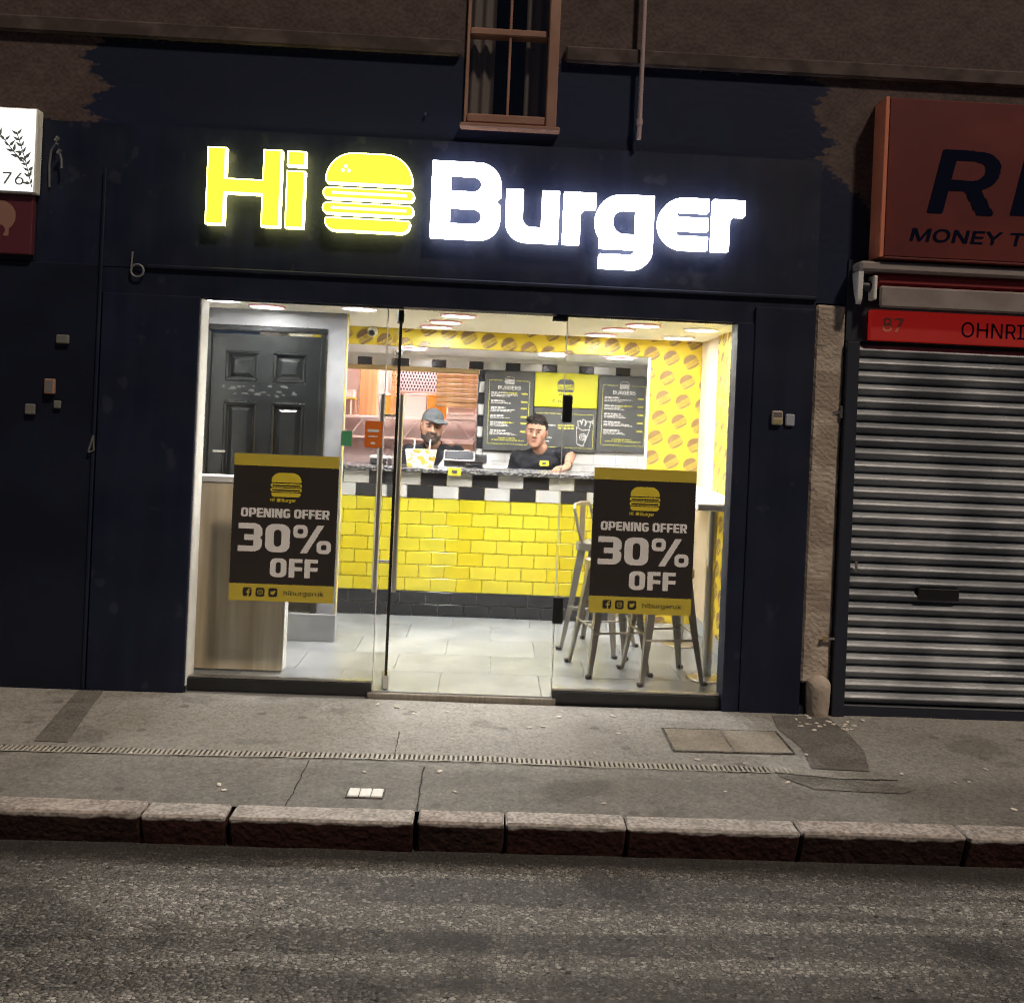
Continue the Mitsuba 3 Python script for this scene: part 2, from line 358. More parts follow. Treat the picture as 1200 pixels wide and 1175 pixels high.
def road_drape(poly, z=.005):
    m = trimesh.creation.extrude_polygon(poly, .01, engine='earcut').subdivide_to_size(.06)
    m = trimesh.Trimesh(m.vertices, m.faces[m.triangles_center[:, 2] > .0099], process=True)
    v = np.array(m.vertices); v[:, 2] = road_z(v[:, 0], v[:, 1]) + z; m.vertices = v; return m
part(rd, 'repair_patch', road_drape(Polygon([(.15, -2.62), (1.52, -2.56), (1.58, -3.02), (1.1, -3.07), (.12, -3.05)])), 'm_road_patch')
part(rd, 'repair_patch', road_drape(Polygon([(-2.4, -3.2), (-1.45, -3.22), (-1.40, -3.75), (-2.5, -3.75)])), 'm_road_patch')
kb = struct('kerb', box(-8, 8, -1.62, -1.53, -.4, -.2), 'm_crack')
# kerb stones of uneven length, each its own block
def kerb_stone(x0, x1, seed, tilt=0.0):
    r = np.random.default_rng(seed)
    L = x1 - x0; y0, y1 = -1.632 + r.uniform(-.006, .006), -1.502
    m = box(x0, x1, y0, y1, -.32, -.046 + r.uniform(-.004, .004), .009)
    m = m.subdivide_to_size(.05)
    v = m.vertices; p = v * 9
    v = v + .007 * (np.stack([meshkit.fbm(p, 3, 1 + seed), meshkit.fbm(p, 3, 2 + seed), meshkit.fbm(p + 5, 3, 3 + seed)], -1) - .5)
    v[:, 1] += np.where(v[:, 1] < -1.6, np.clip(-.06 - v[:, 2], 0, .2) * .36, 0)      # face undercut so that the street light misses it
    m.vertices = v; return m
edges = [-3.1, -2.10, -1.355, -1.015, -0.245, 0.115, 0.615, 1.335, 2.03, 2.9]
for i in range(len(edges) - 1):
    gap = .016 if i in (3,) else .0035
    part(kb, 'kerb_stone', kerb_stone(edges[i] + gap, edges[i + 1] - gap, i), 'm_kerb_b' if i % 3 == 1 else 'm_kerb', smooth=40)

# pavement details: cracks, repairs
def ribbon(pts, w, z=0.004, mid=True):
    pts = np.array(pts, float); q = []
    for a, b in zip(pts[:-1], pts[1:]):
        n = max(2, int(np.linalg.norm(b - a) / .04))
        q += [a + (b - a) * k / n for k in range(n)]
    q = np.array(q + [pts[-1]]); q[1:-1] += rng.uniform(-.004, .004, (len(q) - 2, 2))
    t = np.gradient(q, axis=0); t /= np.linalg.norm(t, axis=1, keepdims=True)
    nrm = np.stack([-t[:, 1], t[:, 0]], 1) * (w / 2 * rng.uniform(.7, 1.2, len(q)))[:, None]
    L, R = q + nrm, q - nrm
    v = np.vstack([np.column_stack([L, pave_z(L[:, 0], L[:, 1]) + z]), np.column_stack([R, pave_z(R[:, 0], R[:, 1]) + z])])
    k = len(q); f = []
    for i in range(k - 1): f += [[i, i + k, i + 1], [i + 1, i + k, i + k + 1]]
    return trimesh.Trimesh(v, np.array(f), process=False)
def drape(poly, z=0.004, size=.05):
    m = trimesh.creation.extrude_polygon(poly, .01, engine='earcut').subdivide_to_size(size)
    keep = m.triangles_center[:, 2] > .0099
    m = trimesh.Trimesh(m.vertices, m.faces[keep], process=True)
    v = np.array(m.vertices); v[:, 2] = pave_z(v[:, 0], v[:, 1]) + z; m.vertices = v; return m
part(pv, 'crack', ribbon([(-.80, -.985), (-.795, -1.25), (-.80, -1.50)], .006), 'm_crack')
part(pv, 'crack', ribbon([(-.255, -1.02), (-.26, -1.26), (-.25, -1.505)], .007), 'm_crack')
part(pv, 'crack', ribbon([(-.42, -.55), (-.41, -.88)], .004), 'm_crack')
part(pv, 'crack', ribbon([(1.42, -.95), (1.72, -1.005), (2.0, -1.0)], .010), 'm_crack')
part(pv, 'dark_channel', drape(Polygon([(-2.27, -.02), (-2.13, -.02), (-1.98, -.84), (-2.14, -.84)])), 'm_patch')
part(pv, 'repair_patch', drape(Polygon([(1.66, -.06), (1.98, -.04), (2.0, -.35), (1.98, -.62), (1.90, -.90), (1.62, -.88), (1.66, -.6), (1.62, -.3)])), 'm_patch')
part(pv, 'repair_patch', drape(Polygon([(1.42, -.98), (1.74, -1.02), (2.05, -1.10), (1.95, -1.16), (1.55, -1.14)])), 'm_patch')
# low foot of the shop front where concrete meets it
part(pv, 'threshold', box(-.66, .42, .012, .034, -.12, -.006, .004), 'm_slab')

# drain channel: two edge lines with a row of small ribs, one part past counting
dc = thing('drain_channel', 'long narrow slotted drain strip set across the grey pavement', 'drain')
def chan_y(x): return -.90 - .0012 - .038 * max(0.0, (-x - .3)) / 2 - .01 * max(0, x)
ribs, x = [], -3.2
while x < 1.55:
    if x < 1.5:
        y = chan_y(x); z = float(pave_z(x, y))
        h = .006 + rng.uniform(-.0015, .0015)
        ribs.append(box(x, x + .0135, y - .034, y + .034, z - .02, z + h, .003))
    x += .0235
part(dc, 'rib', cat_(ribs), 'm_rib', kind='stuff', smooth=False)
part(dc, 'slot', ribbon([(a, chan_y(a)) for a in np.arange(-3.2, 1.56, .2)], .075, .0015), 'm_crack')
part(dc, 'edge', ribbon([(a, chan_y(a) - .043) for a in np.arange(-3.2, 1.56, .2)], .010, .007), 'm_rib')

cv = thing('inspection_cover', 'rectangular paved inspection cover with dark recessed rim in the pavement right of the door', 'manhole cover')
for (a, b, c, d) in ((.985, 1.585, -.70, -.685), (.985, 1.585, -.36, -.345), (.97, .985, -.70, -.345), (1.585, 1.60, -.70, -.345)):
    part(cv, 'rim', drape(sbox(a, c, b, d), .005), 'm_iron')
part(cv, 'slab', drape(sbox(.985, -.685, 1.285, -.36), .006), 'm_slab')
part(cv, 'slab', drape(sbox(1.292, -.685, 1.585, -.36), .006), 'm_slab')
hb = thing('water_cover', 'small pale rectangular water stopcock cover near the kerb', 'manhole cover')
z = float(pave_z(-.49, -1.35))
part(hb, 'frame', box(-.57, -.405, -1.40, -1.30, z - .03, z + .004, .003), 'm_iron')
for k in range(3): part(hb, 'plate', box(-.562 + k * .051, -.562 + k * .051 + .047, -1.394, -1.306, z, z + .009, .003), 'm_white')

bits = []
for k in range(60):
    x, y = rng.uniform(-2.6, 2.6), rng.uniform(-1.48, -.05)
    if k > 38: x, y = rng.uniform(1.75, 2.15), rng.uniform(-.3, -.04)
    s = rng.uniform(.006, .020); z = float(pave_z(x, y)) + .004
    m = trimesh.creation.icosphere(1, 1.0); m.apply_scale([s, s * rng.uniform(.4, .9), s * .25]); m.apply_transform(trimesh.transformations.rotation_matrix(rng.uniform(0, 6), [0, 0, 1])); m.apply_translation([x, y, z]); bits.append(m)
lk = whole('litter', cat_(bits), 'm_litter', 'scattered pale crumbs of litter and gravel on the pavement', 'litter', smooth=False)
labels[lk]['kind'] = 'stuff'

# ------------------------------------------------------------------ shop building (outside)
sh = thing('shop_building', 'dark navy painted shop front of the burger takeaway with wide glazed opening', 'building')
def grid_wall(x0, x1, z0, z1, y, hole=None, depth=.16):
    g = sbox(x0, z0, x1, z1)
    if hole is not None: g = g.difference(hole)
    return flat(g, y, depth)
win_hole = sbox(-.25, 3.27, .275, 4.36)
part(sh, 'upper_wall', flat(unary_union([sbox(-4.2, 3.16, 4.2, 5.4), sbox(1.83, 2.34, 4.2, 3.2)]).difference(win_hole), .012, .16), 'm_stucco', 'navy painted upper wall with bare brown render at the ragged edges of the paint', smooth=False)
for a, b in ((-4.2, -.285), (.315, 4.2)): part(sh, 'string_course', box(a, b, -.030, .011, 3.645, 3.735, .010), 'm_band')
part(sh, 'fascia', box(-2.62, 1.83, .0, .15, 2.355, 3.16), 'm_navy', 'navy fascia behind the lit sign')
part(sh, 'lintel', box(-2.30, 1.83, .004, .15, 2.205, 2.352), 'm_navy')
part(sh, 'moulding', box(-2.0, 1.83, -.018, .0, 2.352, 2.375, .006), 'm_navy')
part(sh, 'left_panel', box(-2.235, -1.69, -.012, .14, -.12, 2.205, .004), 'm_navy')
part(sh, 'right_panel', box(1.378, 1.475, -.010, .14, -.12, 2.205, .004), 'm_navy')
part(sh, 'right_panel', box(1.478, 1.828, -.016, .14, -.12, 2.30, .004), 'm_navy')
part(sh, 'rear_wall', box(-2.6, 2.2, 5.2, 5.3, -.2, 3.2), 'm_plaster')
part(sh, 'window_reveal', box(-1.69, -1.684, .012, .15, .0, 2.2), 'm_white')
# neighbour premises on the left: navy wall with a box sign
nl = thing('left_neighbour_building', 'dark navy wall of the neighbouring premises at the left edge', 'building')
part(nl, 'wall', box(-4.2, -2.245, -.004, .14, -.12, 2.36, .004), 'm_navy_left')
part(nl, 'wall', box(-4.2, -2.625, .002, .14, 2.362, 3.16, .004), 'm_navy_left')
part(nl, 'seam_strip', box(-2.256, -2.238, -.026, -.013, -.06, 2.9, .004), 'm_navy')

def emblem(x0, z0, w, h):
    """the burger mark: bun, two looped fillings, bottom bun; polygons in (x, z)"""
    R = lambda a, b, c, d, rs: rr(x0 + a * w, z0 + b * h, x0 + c * w, z0 + d * h, 0, [k * h for k in rs])
    top = R(.02, .60, .98, 1.0, (.05, .05, .36, .36))
    l1 = R(0, .405, 1, .555, (.07, .07, .07, .07)); l2 = R(0, .215, 1, .365, (.07, .07, .07, .07))
    bot = R(.03, 0, .97, .175, (.13, .13, .04, .04))
    return top, l1, l2, bot

# the sign letters
BASE, CAP, XH, DESC = 2.596, 3.030, 2.892, 2.470
ST = .105
def L_H(x): return unary_union([sbox(x, BASE + .012, x + ST, CAP + .012), sbox(x + .31, BASE + .012, x + .31 + ST, CAP + .012), sbox(x, BASE + .19, x + .31, BASE + .275)])
def L_i(x): return unary_union([sbox(x, BASE + .012, x + .105, BASE + .335), sbox(x, BASE + .36, x + .105, CAP + .012)])
def L_B(x):
    o = rr(x, BASE, x + .395, CAP, 0, (0, .12, .13, 0))
    o = o.difference(rr(x + .11, BASE + .085, x + .285, BASE + .175, 0, (0, .044, .044, 0))).difference(rr(x + .11, BASE + .268, x + .28, BASE + .358, 0, (0, .044, .044, 0)))
    n = Polygon([(x + .395, BASE + .26), (x + .345, BASE + .222), (x + .41, BASE + .18)])
    return o.difference(Polygon([(x + .40, BASE + .255), (x + .365, BASE + .222), (x + .40, BASE + .19)]))
def L_u(x):
    return rr(x, BASE, x + .305, XH, 0, (.12, 0, 0, 0)).difference(rr(x + .10, BASE + .085, x + .205, XH + .1, 0, (.05, .0, 0, 0)))
def L_r(x, w): return unary_union([sbox(x, BASE, x + .10, XH), rr(x, XH - .092, x + w, XH, 0, (0, 0, 0, 0)), Polygon([(x + .10, XH - .092), (x + .10, XH - .12), (x + .125, XH - .092)])])
def L_g(x):
    o = rr(x, BASE - .01, x + .335, XH, 0, (.15, 0, 0, .15)).difference(rr(x + .105, BASE + .072, x + .232, XH - .085, 0, (.06, .0, 0, .06)))
    t = rr(x + .03, DESC, x + .335, BASE + .05, 0, (0, .11, 0, 0)).difference(rr(x - .02, DESC + .082, x + .232, BASE - .012, 0, (0, .05, .0, 0)))
    return unary_union([o, t])
def L_e(x):
    o = rr(x, BASE, x + .29, XH, 0, (.15, 0, 0, .15))
    o = o.difference(rr(x + .11, BASE + .080, x + .4, BASE + .110, 0, (.012, 0, 0, .012))).difference(rr(x + .11, XH - .110, x + .4, XH - .080, 0, (.012, 0, 0, .012)))
    return o
WHITE_L, YEL_L, RIM_L = (4.6, 4.7, 5.3), (0.93, 0.84, 0.060), (4.6, 4.3, 1.2)
sg = thing('shop_sign', 'lit shop sign of yellow and white raised letters with a burger emblem above the window', 'sign')
for g in (L_B(-.412), L_u(.010), L_r(.338, .185), L_g(.520), L_e(.878), L_r(1.190, .185)):
    g = g.buffer(-.006).buffer(.006)
    part(sg, 'white_letter', flat(g, -.075, .055), 'm_white', smooth=False, **glow(WHITE_L))
def yellow_piece(parent, name, g):
    g = g.buffer(0)
    k = part(parent, name, flat(g, -.070, .050), 'm_white', smooth=False, **glow(RIM_L))
    inner = g.buffer(-.009)
    if not inner.is_empty: part(k, 'face', flat(inner, -.074, .004), 'm_yellow', smooth=False, **glow(YEL_L))
    return k
yellow_piece(sg, 'yellow_letter', L_H(-1.668)); yellow_piece(sg, 'yellow_letter', L_i(-1.225))
top, l1, l2, bot = emblem(-1.020, 2.605, .515, .445)
em = part(sg, 'emblem', flat(top, -.070, .050), 'm_white', smooth=False, **glow(RIM_L))
for g in (l1, l2, bot): part(em, 'layer', flat(g, -.070, .050), 'm_white', smooth=False, **glow(RIM_L))
for g in (top, l1, l2, bot): part(em, 'face', flat(g.buffer(-.009), -.074, .004), 'm_yellow', smooth=False, **glow(YEL_L))
for (a, b) in ((-.912, 2.945), (-.895, 2.968), (-.878, 2.945)): part(em, 'sesame', flat(Point(a, b).buffer(.010), -.077, .003), 'm_white', smooth=False, **glow((1.5, 1.5, 1.4)))
for g in (l1, l2):
    b = g.bounds; part(em, 'loop_line', flat(rr(b[0] + .05, (b[1] + b[3]) / 2 - .008, b[2] - .04, (b[1] + b[3]) / 2 + .008, .007), -.077, .003), 'm_white', smooth=False, **glow((1.2, 1.2, .9)))

# upstairs window and pipe
uw = thing('sash_window', 'peach framed upstairs window with dark panes above the sign', 'window')
part(uw, 'frame', box(-.252, -.235, -.01, .10, 3.27, 4.36, .004), 'm_peach'); part(uw, 'frame', box(.215, .277, -.03, .10, 3.262, 4.36, .006), 'm_peach')
part(uw, 'frame', box(-.233, .213, -.02, .10, 3.272, 3.322, .006), 'm_peach'); part(uw, 'frame', box(-.233, .213, -.01, .10, 4.30, 4.36, .006), 'm_peach')
part(uw, 'frame', box(-.233, .213, .0, .09, 3.78, 3.82, .006), 'm_peach')
part(uw, 'mullion', box(-.012, .004, .01, .08, 3.324, 4.298, .004), 'm_peach')
part(uw, 'sill', box(-.27, .30, -.055, .03, 3.235, 3.260, .006), 'm_peach')
def pane(x0, x1, z0, z1, y):
    v = np.array([[x0, y, z0], [x1, y, z0], [x1, y, z1], [x0, y, z1]]); return trimesh.Trimesh(v, [[0, 1, 2], [0, 2, 3]], process=False)
for a, b in ((-.232, -.014), (.006, .212)):
    part(uw, 'pane', pane(a, b, 3.325, 3.778, .040), 'm_glass', smooth=False); part(uw, 'pane', pane(a, b, 3.822, 4.298, .050), 'm_glass', smooth=False)
part(uw, 'room_back', box(-.3, .33, .45, .46, 3.0, 4.6), 'm_black_matt')
gx = np.linspace(-.25, .24, 50)
for k_, (c0, c1) in enumerate(((0, 17), (34, 50))):                      # two curtains gathered at the sides
    xs = gx[c0:c1]; ys = .135 + .014 * np.sin(xs * 95 + k_)
    v = np.vstack([np.column_stack([xs, ys, np.full(len(xs), 3.26)]), np.column_stack([xs * .97, ys, np.full(len(xs), 4.36)])]); n_ = len(xs)
    f = np.vstack([[[q, q + 1, q + 1 + n_], [q, q + 1 + n_, q + n_]] for q in range(n_ - 1)])
    part(uw, 'curtain', trimesh.Trimesh(v, f, process=False), 'm_curtain', smooth=True)
pp = thing('wall_pipe', 'thin pale waste pipe on the navy wall right of the upstairs window', 'pipe')
part(pp, 'pipe', tube([(.752, -.046, 3.215), (.752, -.046, 3.7), (.752, -.046, 5.2)], .013), 'm_pipe_pale')
part(pp, 'collar', tube([(.752, -.046, 3.30), (.752, -.046, 3.33)], .019), 'm_pipe_pale')
for a, b, c in ((-.47, 3.30, .012),):
    whole('wall_screw', lathe([(0, 0), (.008, 0), (.008, .012), (0, .014)], (a, -.004, b)), 'm_steel', 'small shiny fixing on the navy wall above the burger emblem', 'screw')

# ------------------------------------------------------------------ glazed front
gl = thing('left_window_pane', 'fixed glass pane on the left of the shop entrance with black base rail', 'window')
def pane(x0, x1, z0, z1, y):
    v = np.array([[x0, y, z0], [x1, y, z0], [x1, y, z1], [x0, y, z1]]); return trimesh.Trimesh(v, [[0, 1, 2], [0, 2, 3]], process=False)
part(gl, 'glass', pane(-1.682, -.640, .052, 2.196, .060), 'm_glass', smooth=False)
part(gl, 'edge', box(-.6395, -.6345, .054, .066, .0, 2.196), 'm_white_gloss')
part(gl, 'base_rail', box(-1.686, -.640, .030, .090, -.03, .040, .003), 'm_black')
part(gl, 'bead', box(-1.684, -.642, .045, .075, .041, .052, .002), 'm_steel')
part(gl, 'head_rail', box(-1.684, -.55, .045, .075, 2.197, 2.212, .002), 'm_black')
gr = thing('right_window_pane', 'fixed glass pane on the right of the shop entrance with two black lock keeps', 'window')
part(gr, 'glass', pane(.400, 1.374, .046, 2.196, .060), 'm_glass', smooth=False)
part(gr, 'edge', box(.3945, .3995, .054, .066, .0, 2.196), 'm_white_gloss')
part(gr, 'base_rail', box(.400, 1.378, .030, .090, -.05, .034, .003), 'm_black')
part(gr, 'bead', box(.402, 1.376, .045, .075, .035, .046, .002), 'm_steel')
part(gr, 'head_rail', box(.33, 1.374, .045, .075, 2.197, 2.212, .002), 'm_black')
part(gr, 'lock_keep', box(.390, .446, .040, .082, 1.585, 1.742, .004), 'm_black')
part(gr, 'lock_keep', box(.384, .443, .040, .082, .420, .572, .004), 'm_black')
part(gr, 'head_patch', box(.31, .40, .040, .082, 2.170, 2.196, .004), 'm_black')

# the entrance door stands open, its leaf turned inwards
gd = thing('glass_door', 'open frameless glass entrance door seen on edge with long steel pull handles', 'door')
hx, hy = -.562, .060; dd = np.array([-.145, .99]); dd /= np.linalg.norm(dd); dn = np.array([dd[1], -dd[0]])
def leaf(m):
    """local: x across the thickness, y along the leaf from its pivot, z up"""
    v = m.vertices; w = np.stack([hx + v[:, 0] * dn[0] + v[:, 1] * dd[0], hy + v[:, 0] * dn[1] + v[:, 1] * dd[1], v[:, 2]], 1)
    return trimesh.Trimesh(w, m.faces, process=False)
part(gd, 'glass', leaf(box(-.005, .005, .012, .93, .012, 2.18)), 'm_door_glass')
part(gd, 'edge_seal', leaf(box(-.0075, .0075, 0, .012, .085, 2.12)), 'm_black')
part(gd, 'top_patch', leaf(box(-.016, .016, -.004, .12, 2.122, 2.192, .003)), 'm_black')
part(gd, 'bottom_patch', leaf(box(-.018, .018, -.004, .12, .006, .084, .003)), 'm_steel')
for s in (-1, 1):
    h = part(gd, 'pull_handle', leaf(tube([(s * .062, .80, .42), (s * .062, .80, 1.715)], .019, 16)), 'm_steel')
    for zz in (.62, 1.575): part(h, 'standoff', leaf(tube([(s * .005, .80, zz), (s * .046, .80, zz)], .010, 10)), 'm_steel')
whole('orange_sticker', flat(rr(-.742, 1.392, -.642, 1.545, .012), .055, .003), 'm_orange', 'orange delivery sticker on the glass beside the door handles', 'sticker')
osk = 'orange_sticker'
part(osk, 'print', cat_([flat(rr(-.728, 1.482, -.660, 1.498, .006), .0535, .001), flat(rr(-.722, 1.452, -.668, 1.460, .003), .0535, .001), flat(rr(-.706, 1.412, -.680, 1.424, .004), .0535, .001)]), 'm_print_white')
whole('green_sticker', flat(rr(-.876, 1.395, -.815, 1.482, .006), .055, .002), 'm_green', 'small green rating sticker on the left glass pane', 'sticker')

# posters
def g_ring(w, t, r=.26): return rr(0, 0, w, 1, r).difference(rr(t, t * .8, w - t, 1 - t * .8, r * .45))
def G(ch, t=.25):
    w = .70
    B = sbox
    if ch in 'O0': return g_ring(w + .02, t), w + .02
    if ch == 'P': return unary_union([B(0, 0, t, 1), rr(0, .30, w, 1, 0, (0, .22, .22, 0)).difference(rr(t, .30 + t * .72, w - t, 1 - t * .72, .04))]), w
    if ch == 'R': return unary_union([B(0, 0, t, 1), rr(0, .36, w, 1, 0, (0, .22, .22, 0)).difference(rr(t, .36 + t * .7, w - t, 1 - t * .72, .04)), Polygon([(w * .40, .42), (w * .72, .42), (w + .02, 0), (w - t * 1.08, 0)])]), w + .02
    if ch == 'E': return unary_union([B(0, 0, t, 1)] + [B(0, a, .60, a + t * .8) for a in (0, .5 - t * .4, 1 - t * .8)]), .60
    if ch == 'F': return unary_union([B(0, 0, t, 1)] + [B(0, a, .58, a + t * .8) for a in (.5 - t * .55, 1 - t * .8)]), .58
    if ch == 'N': return unary_union([B(0, 0, t * .92, 1), B(w + .04 - t * .92, 0, w + .04, 1), Polygon([(0, 1), (t * 1.15, 1), (w + .04, 0), (w + .04 - t * 1.15, 0)])]), w + .04
    if ch == 'I': return B(0, 0, t, 1), t
    if ch == 'G': return unary_union([g_ring(w, t).difference(B(w - t - .02, .52, w + .1, 1 - t * .8 - .02)), B(w * .52, .36, w, .36 + t * .72), B(w - t, .1, w, .42)]), w
    if ch == '3': return unary_union([rr(0, 0, w, 1, 0, (0, .26, .26, 0)).difference(B(-.1, t * .8, w - t, 1 - t * .8)), B(w * .25, .5 - t * .4, w * .9, .5 + t * .4)]).difference(Polygon([(w + .01, .58), (w - .07, .5), (w + .01, .42)])), w
    if ch == '%':
        a = affinity.translate(affinity.scale(rr(0, 0, 1, 1, .34).difference(rr(.30, .30, .70, .70, .14)), .42, .46, origin=(0, 0)), 0, .54)
        b = affinity.translate(affinity.scale(rr(0, 0, 1, 1, .34).difference(rr(.30, .30, .70, .70, .14)), .42, .46, origin=(0, 0)), .70, 0)
        return unary_union([a, b, Polygon([(.22, 0), (.42, 0), (.90, 1), (.70, 1)])]), 1.12
    return None, .32
def word(s, x, z, h, width, gap=.075):
    x0, gs = 0, []
    for ch in s:
        g, w = G(ch)
        if g is not None: gs.append(affinity.translate(g, x0, 0))
        x0 += w + gap
    g = unary_union(gs); tot = x0 - gap
    return affinity.affine_transform(g, [width / tot, 0, 0, h, x, z])
def poster(x, z, side):
    """A1 poster taped inside the glass: x, z = lower left corner"""
    p = thing('poster', 'opening offer poster on the glass in front of ' + ('the pale wood screen' if side == 'left' else 'the metal bar stools'), 'poster', 'opening offer posters')
    W, H, y = .597, .842, .0545
    g = rr(x, z, x + W, z + H, .004)
    part(p, 'sheet', flat(g, y, .004), 'm_poster', smooth=False)
    part(p, 'top_band', flat(sbox(x, z + H - .068, x + W, z + H), y - .0012, .001), 'm_yellow_dull', smooth=False)
    part(p, 'bottom_band', flat(sbox(x, z, x + W, z + .098), y - .0012, .001), 'm_yellow_dull', smooth=False)
    top, l1, l2, bot = emblem(x + .212, z + .600, .178, .138)
    e = [top, bot, l1.difference(rr(x + .222, l1.bounds[1] + .004, x + .382, l1.bounds[3] - .008, .004)), l2.difference(rr(x + .222, l2.bounds[1] + .004, x + .382, l2.bounds[3] - .008, .004))]
    part(p, 'emblem', flat(unary_union(e), y - .0012, .001), 'm_yellow', smooth=False)
    mini = flat(unary_union(emblem(x + .250, z + .572, .022, .019)), y - .0012, .001)
    part(p, 'caption', cat_([text_at('Hi', x + .214, z + .572, y - .0012, .019, bold=True), mini, text_at('Burger', x + .278, z + .572, y - .0012, .019, bold=True)]), 'm_yellow', smooth=False)
    for w_, a_, b_ in (('OPENING', .050, .280), ('OFFER', .352, .203)): part(p, 'headline', flat(word(w_, x + a_, z + .480, .052, b_), y - .0012, .001), 'm_print_white', smooth=False)
    part(p, 'number', flat(word('30%', x + .040, z + .282, .162, .530, .09), y - .0012, .001), 'm_print_white', smooth=False)
    part(p, 'off_word', flat(word('OFF', x + .228, z + .140, .108, .272, .10), y - .0012, .001), 'm_print_white', smooth=False)
    iy, s = z + .026, .050
    for k, ix in enumerate((x + .080, x + .153, x + .226)):
        g = rr(ix, iy, ix + s, iy + s, .011)
        if k == 0:
            f_ = unary_union([sbox(ix + .026, iy, ix + .034, iy + .034), sbox(ix + .018, iy + .020, ix + .042, iy + .028), rr(ix + .026, iy + .026, ix + .043, iy + .044, 0, (0, 0, 0, .012)).difference(sbox(ix + .034, iy + .02, ix + .05, iy + .036))]); g = g.difference(f_)
        elif k == 1:
            q = rr(ix + .010, iy + .010, ix + .040, iy + .040, .008); q = q.difference(q.buffer(-.004)); c = Point(ix + .025, iy + .025)
            g = g.difference(q).difference(c.buffer(.0085).difference(c.buffer(.005))).difference(Point(ix + .034, iy + .034).buffer(.002))
        else:
            bird = unary_union([affinity.scale(Point(ix + .024, iy + .022).buffer(.012), 1, .8), Point(ix + .033, iy + .031).buffer(.0065), Polygon([(ix + .037, iy + .034), (ix + .044, iy + .036), (ix + .038, iy + .029)]), Polygon([(ix + .010, iy + .036), (ix + .022, iy + .030), (ix + .012, iy + .026)]), Polygon([(ix + .008, iy + .013), (ix + .024, iy + .012), (ix + .020, iy + .020)])])
            g = g.difference(bird)
        part(p, 'icon', flat(g, y - .0026, .001), 'm_poster', smooth=False)
    part(p, 'handle_text', text_at('hiburgeruk', x + .312, iy + .012, y - .0026, .026, stretch=1.28), 'm_poster', smooth=False)
    return p
poster(-1.477, .488, 'left'); poster(.592, .492, 'right')

# ------------------------------------------------------------------ shop room
CZ = 2.262
fl = struct('floor', box(-2.1, 1.9, .036, 5.2, -.06, -.012), 'm_grout_g')
fx = [-2.1 + .6 * k for k in range(8)]
for j in range(5):
    y0, y1 = .036 + .45 * j, .036 + .45 * j + .448
    for i in range(7):
        x0 = -2.06 + .6 * i - (.3 if j % 2 else 0); x1 = min(x0 + .598, 1.9)
        if y0 > 2.2 or x1 - x0 < .05: continue
        part(fl, 'floor_tile', box(x0, x1, y0, y1, -.014, .0, .0015), 'm_floor_tile' if rng.random() < .6 else 'm_floor_tile_b')
ce = struct('ceiling', box(-2.1, 1.9, .16, 2.20, CZ, CZ + .06), 'm_ceiling')
part(ce, 'bulkhead', box(-1.46, 1.64, 2.20, 2.26, 2.125, CZ + .03), 'm_paper_x', 'yellow burger printed bulkhead above the counter', smooth=False)
part(ce, 'recess_ceiling', box(-1.5, 1.44, 2.262, 3.30, 2.120, 2.16), 'm_plaster')
wl = struct('wall_left', box(-2.12, -2.03, .16, 1.19, -.02, CZ), 'm_white')
part(wl, 'skirting', box(-2.03, -2.018, .16, 1.18, 0, .11, .003), 'm_grey_tile')
wr = struct('wall_right', box(1.64, 1.74, 1.57, 2.26, .0, CZ), 'm_beige')
part(wr, 'papered_panel', box(1.625, 1.74, .16, 1.567, .0, CZ), 'm_paper_y', smooth=False)
part(wr, 'skirting', box(1.612, 1.624, .16, 1.567, 0, .11, .003), 'm_grey_tile'); part(wr, 'skirting', box(1.628, 1.639, 1.57, 2.19, 0, .11, .003), 'm_grey_tile')
part(wr, 'papered_panel', box(1.232, 1.638, 2.20, 2.30, .0, 2.124), 'm_paper_x', 'frontal yellow wall printed with brown burgers', smooth=False)
part(wr, 'corner_trim', box(1.222, 1.231, 2.196, 2.302, .0, 2.124, .002), 'm_white')
wb = struct('wall_back', None)
part(wb, 'plaster_band', box(-1.5, 1.44, 3.305, 3.36, 2.085, 2.118), 'm_plaster')
part(wb, 'plaster', box(-.155, 1.44, 3.312, 3.36, 0, 2.084), 'm_grout_g')
part(wb, 'recess_side', box(1.42, 1.5, 2.31, 3.30, 0, 2.118), 'm_plaster'); part(wb, 'recess_side', box(-1.52, -1.46, 1.285, 3.30, 0, CZ), 'm_plaster')
for r in range(4):                                                   # white wall tiles below the menus
    z0 = .985 + .1015 * r
    for k in range(9):
        x0 = -.09 + .2015 * k - (.1 if r % 2 else 0); x1 = min(x0 + .199, 1.42)
        if x1 - x0 < .03: continue
        part(wb, 'white_tile', box(max(x0, -.09), x1, 3.300, 3.311, z0, z0 + .0993, .003), 'm_white_tile')
k = 0
x0 = -1.46
while x0 < 1.35:                                                      # chequer row above the hatch and menus
    part(wb, 'chequer_tile', box(x0, x0 + (.130 if k % 2 else .200), 3.296, 3.304, 2.012, 2.083, .003), 'm_black_tile' if k % 2 else 'm_white_tile'); x0 += .1325 if k % 2 else .2025; k += 1
for k in range(8):                                                    # chequer column at the hatch's edge
    z0 = 1.195 + .1015 * k
    part(wb, 'chequer_tile', box(-.153, -.102, 3.296, 3.304, z0, z0 + .099, .003), 'm_black_tile' if k % 2 else 'm_white_tile')

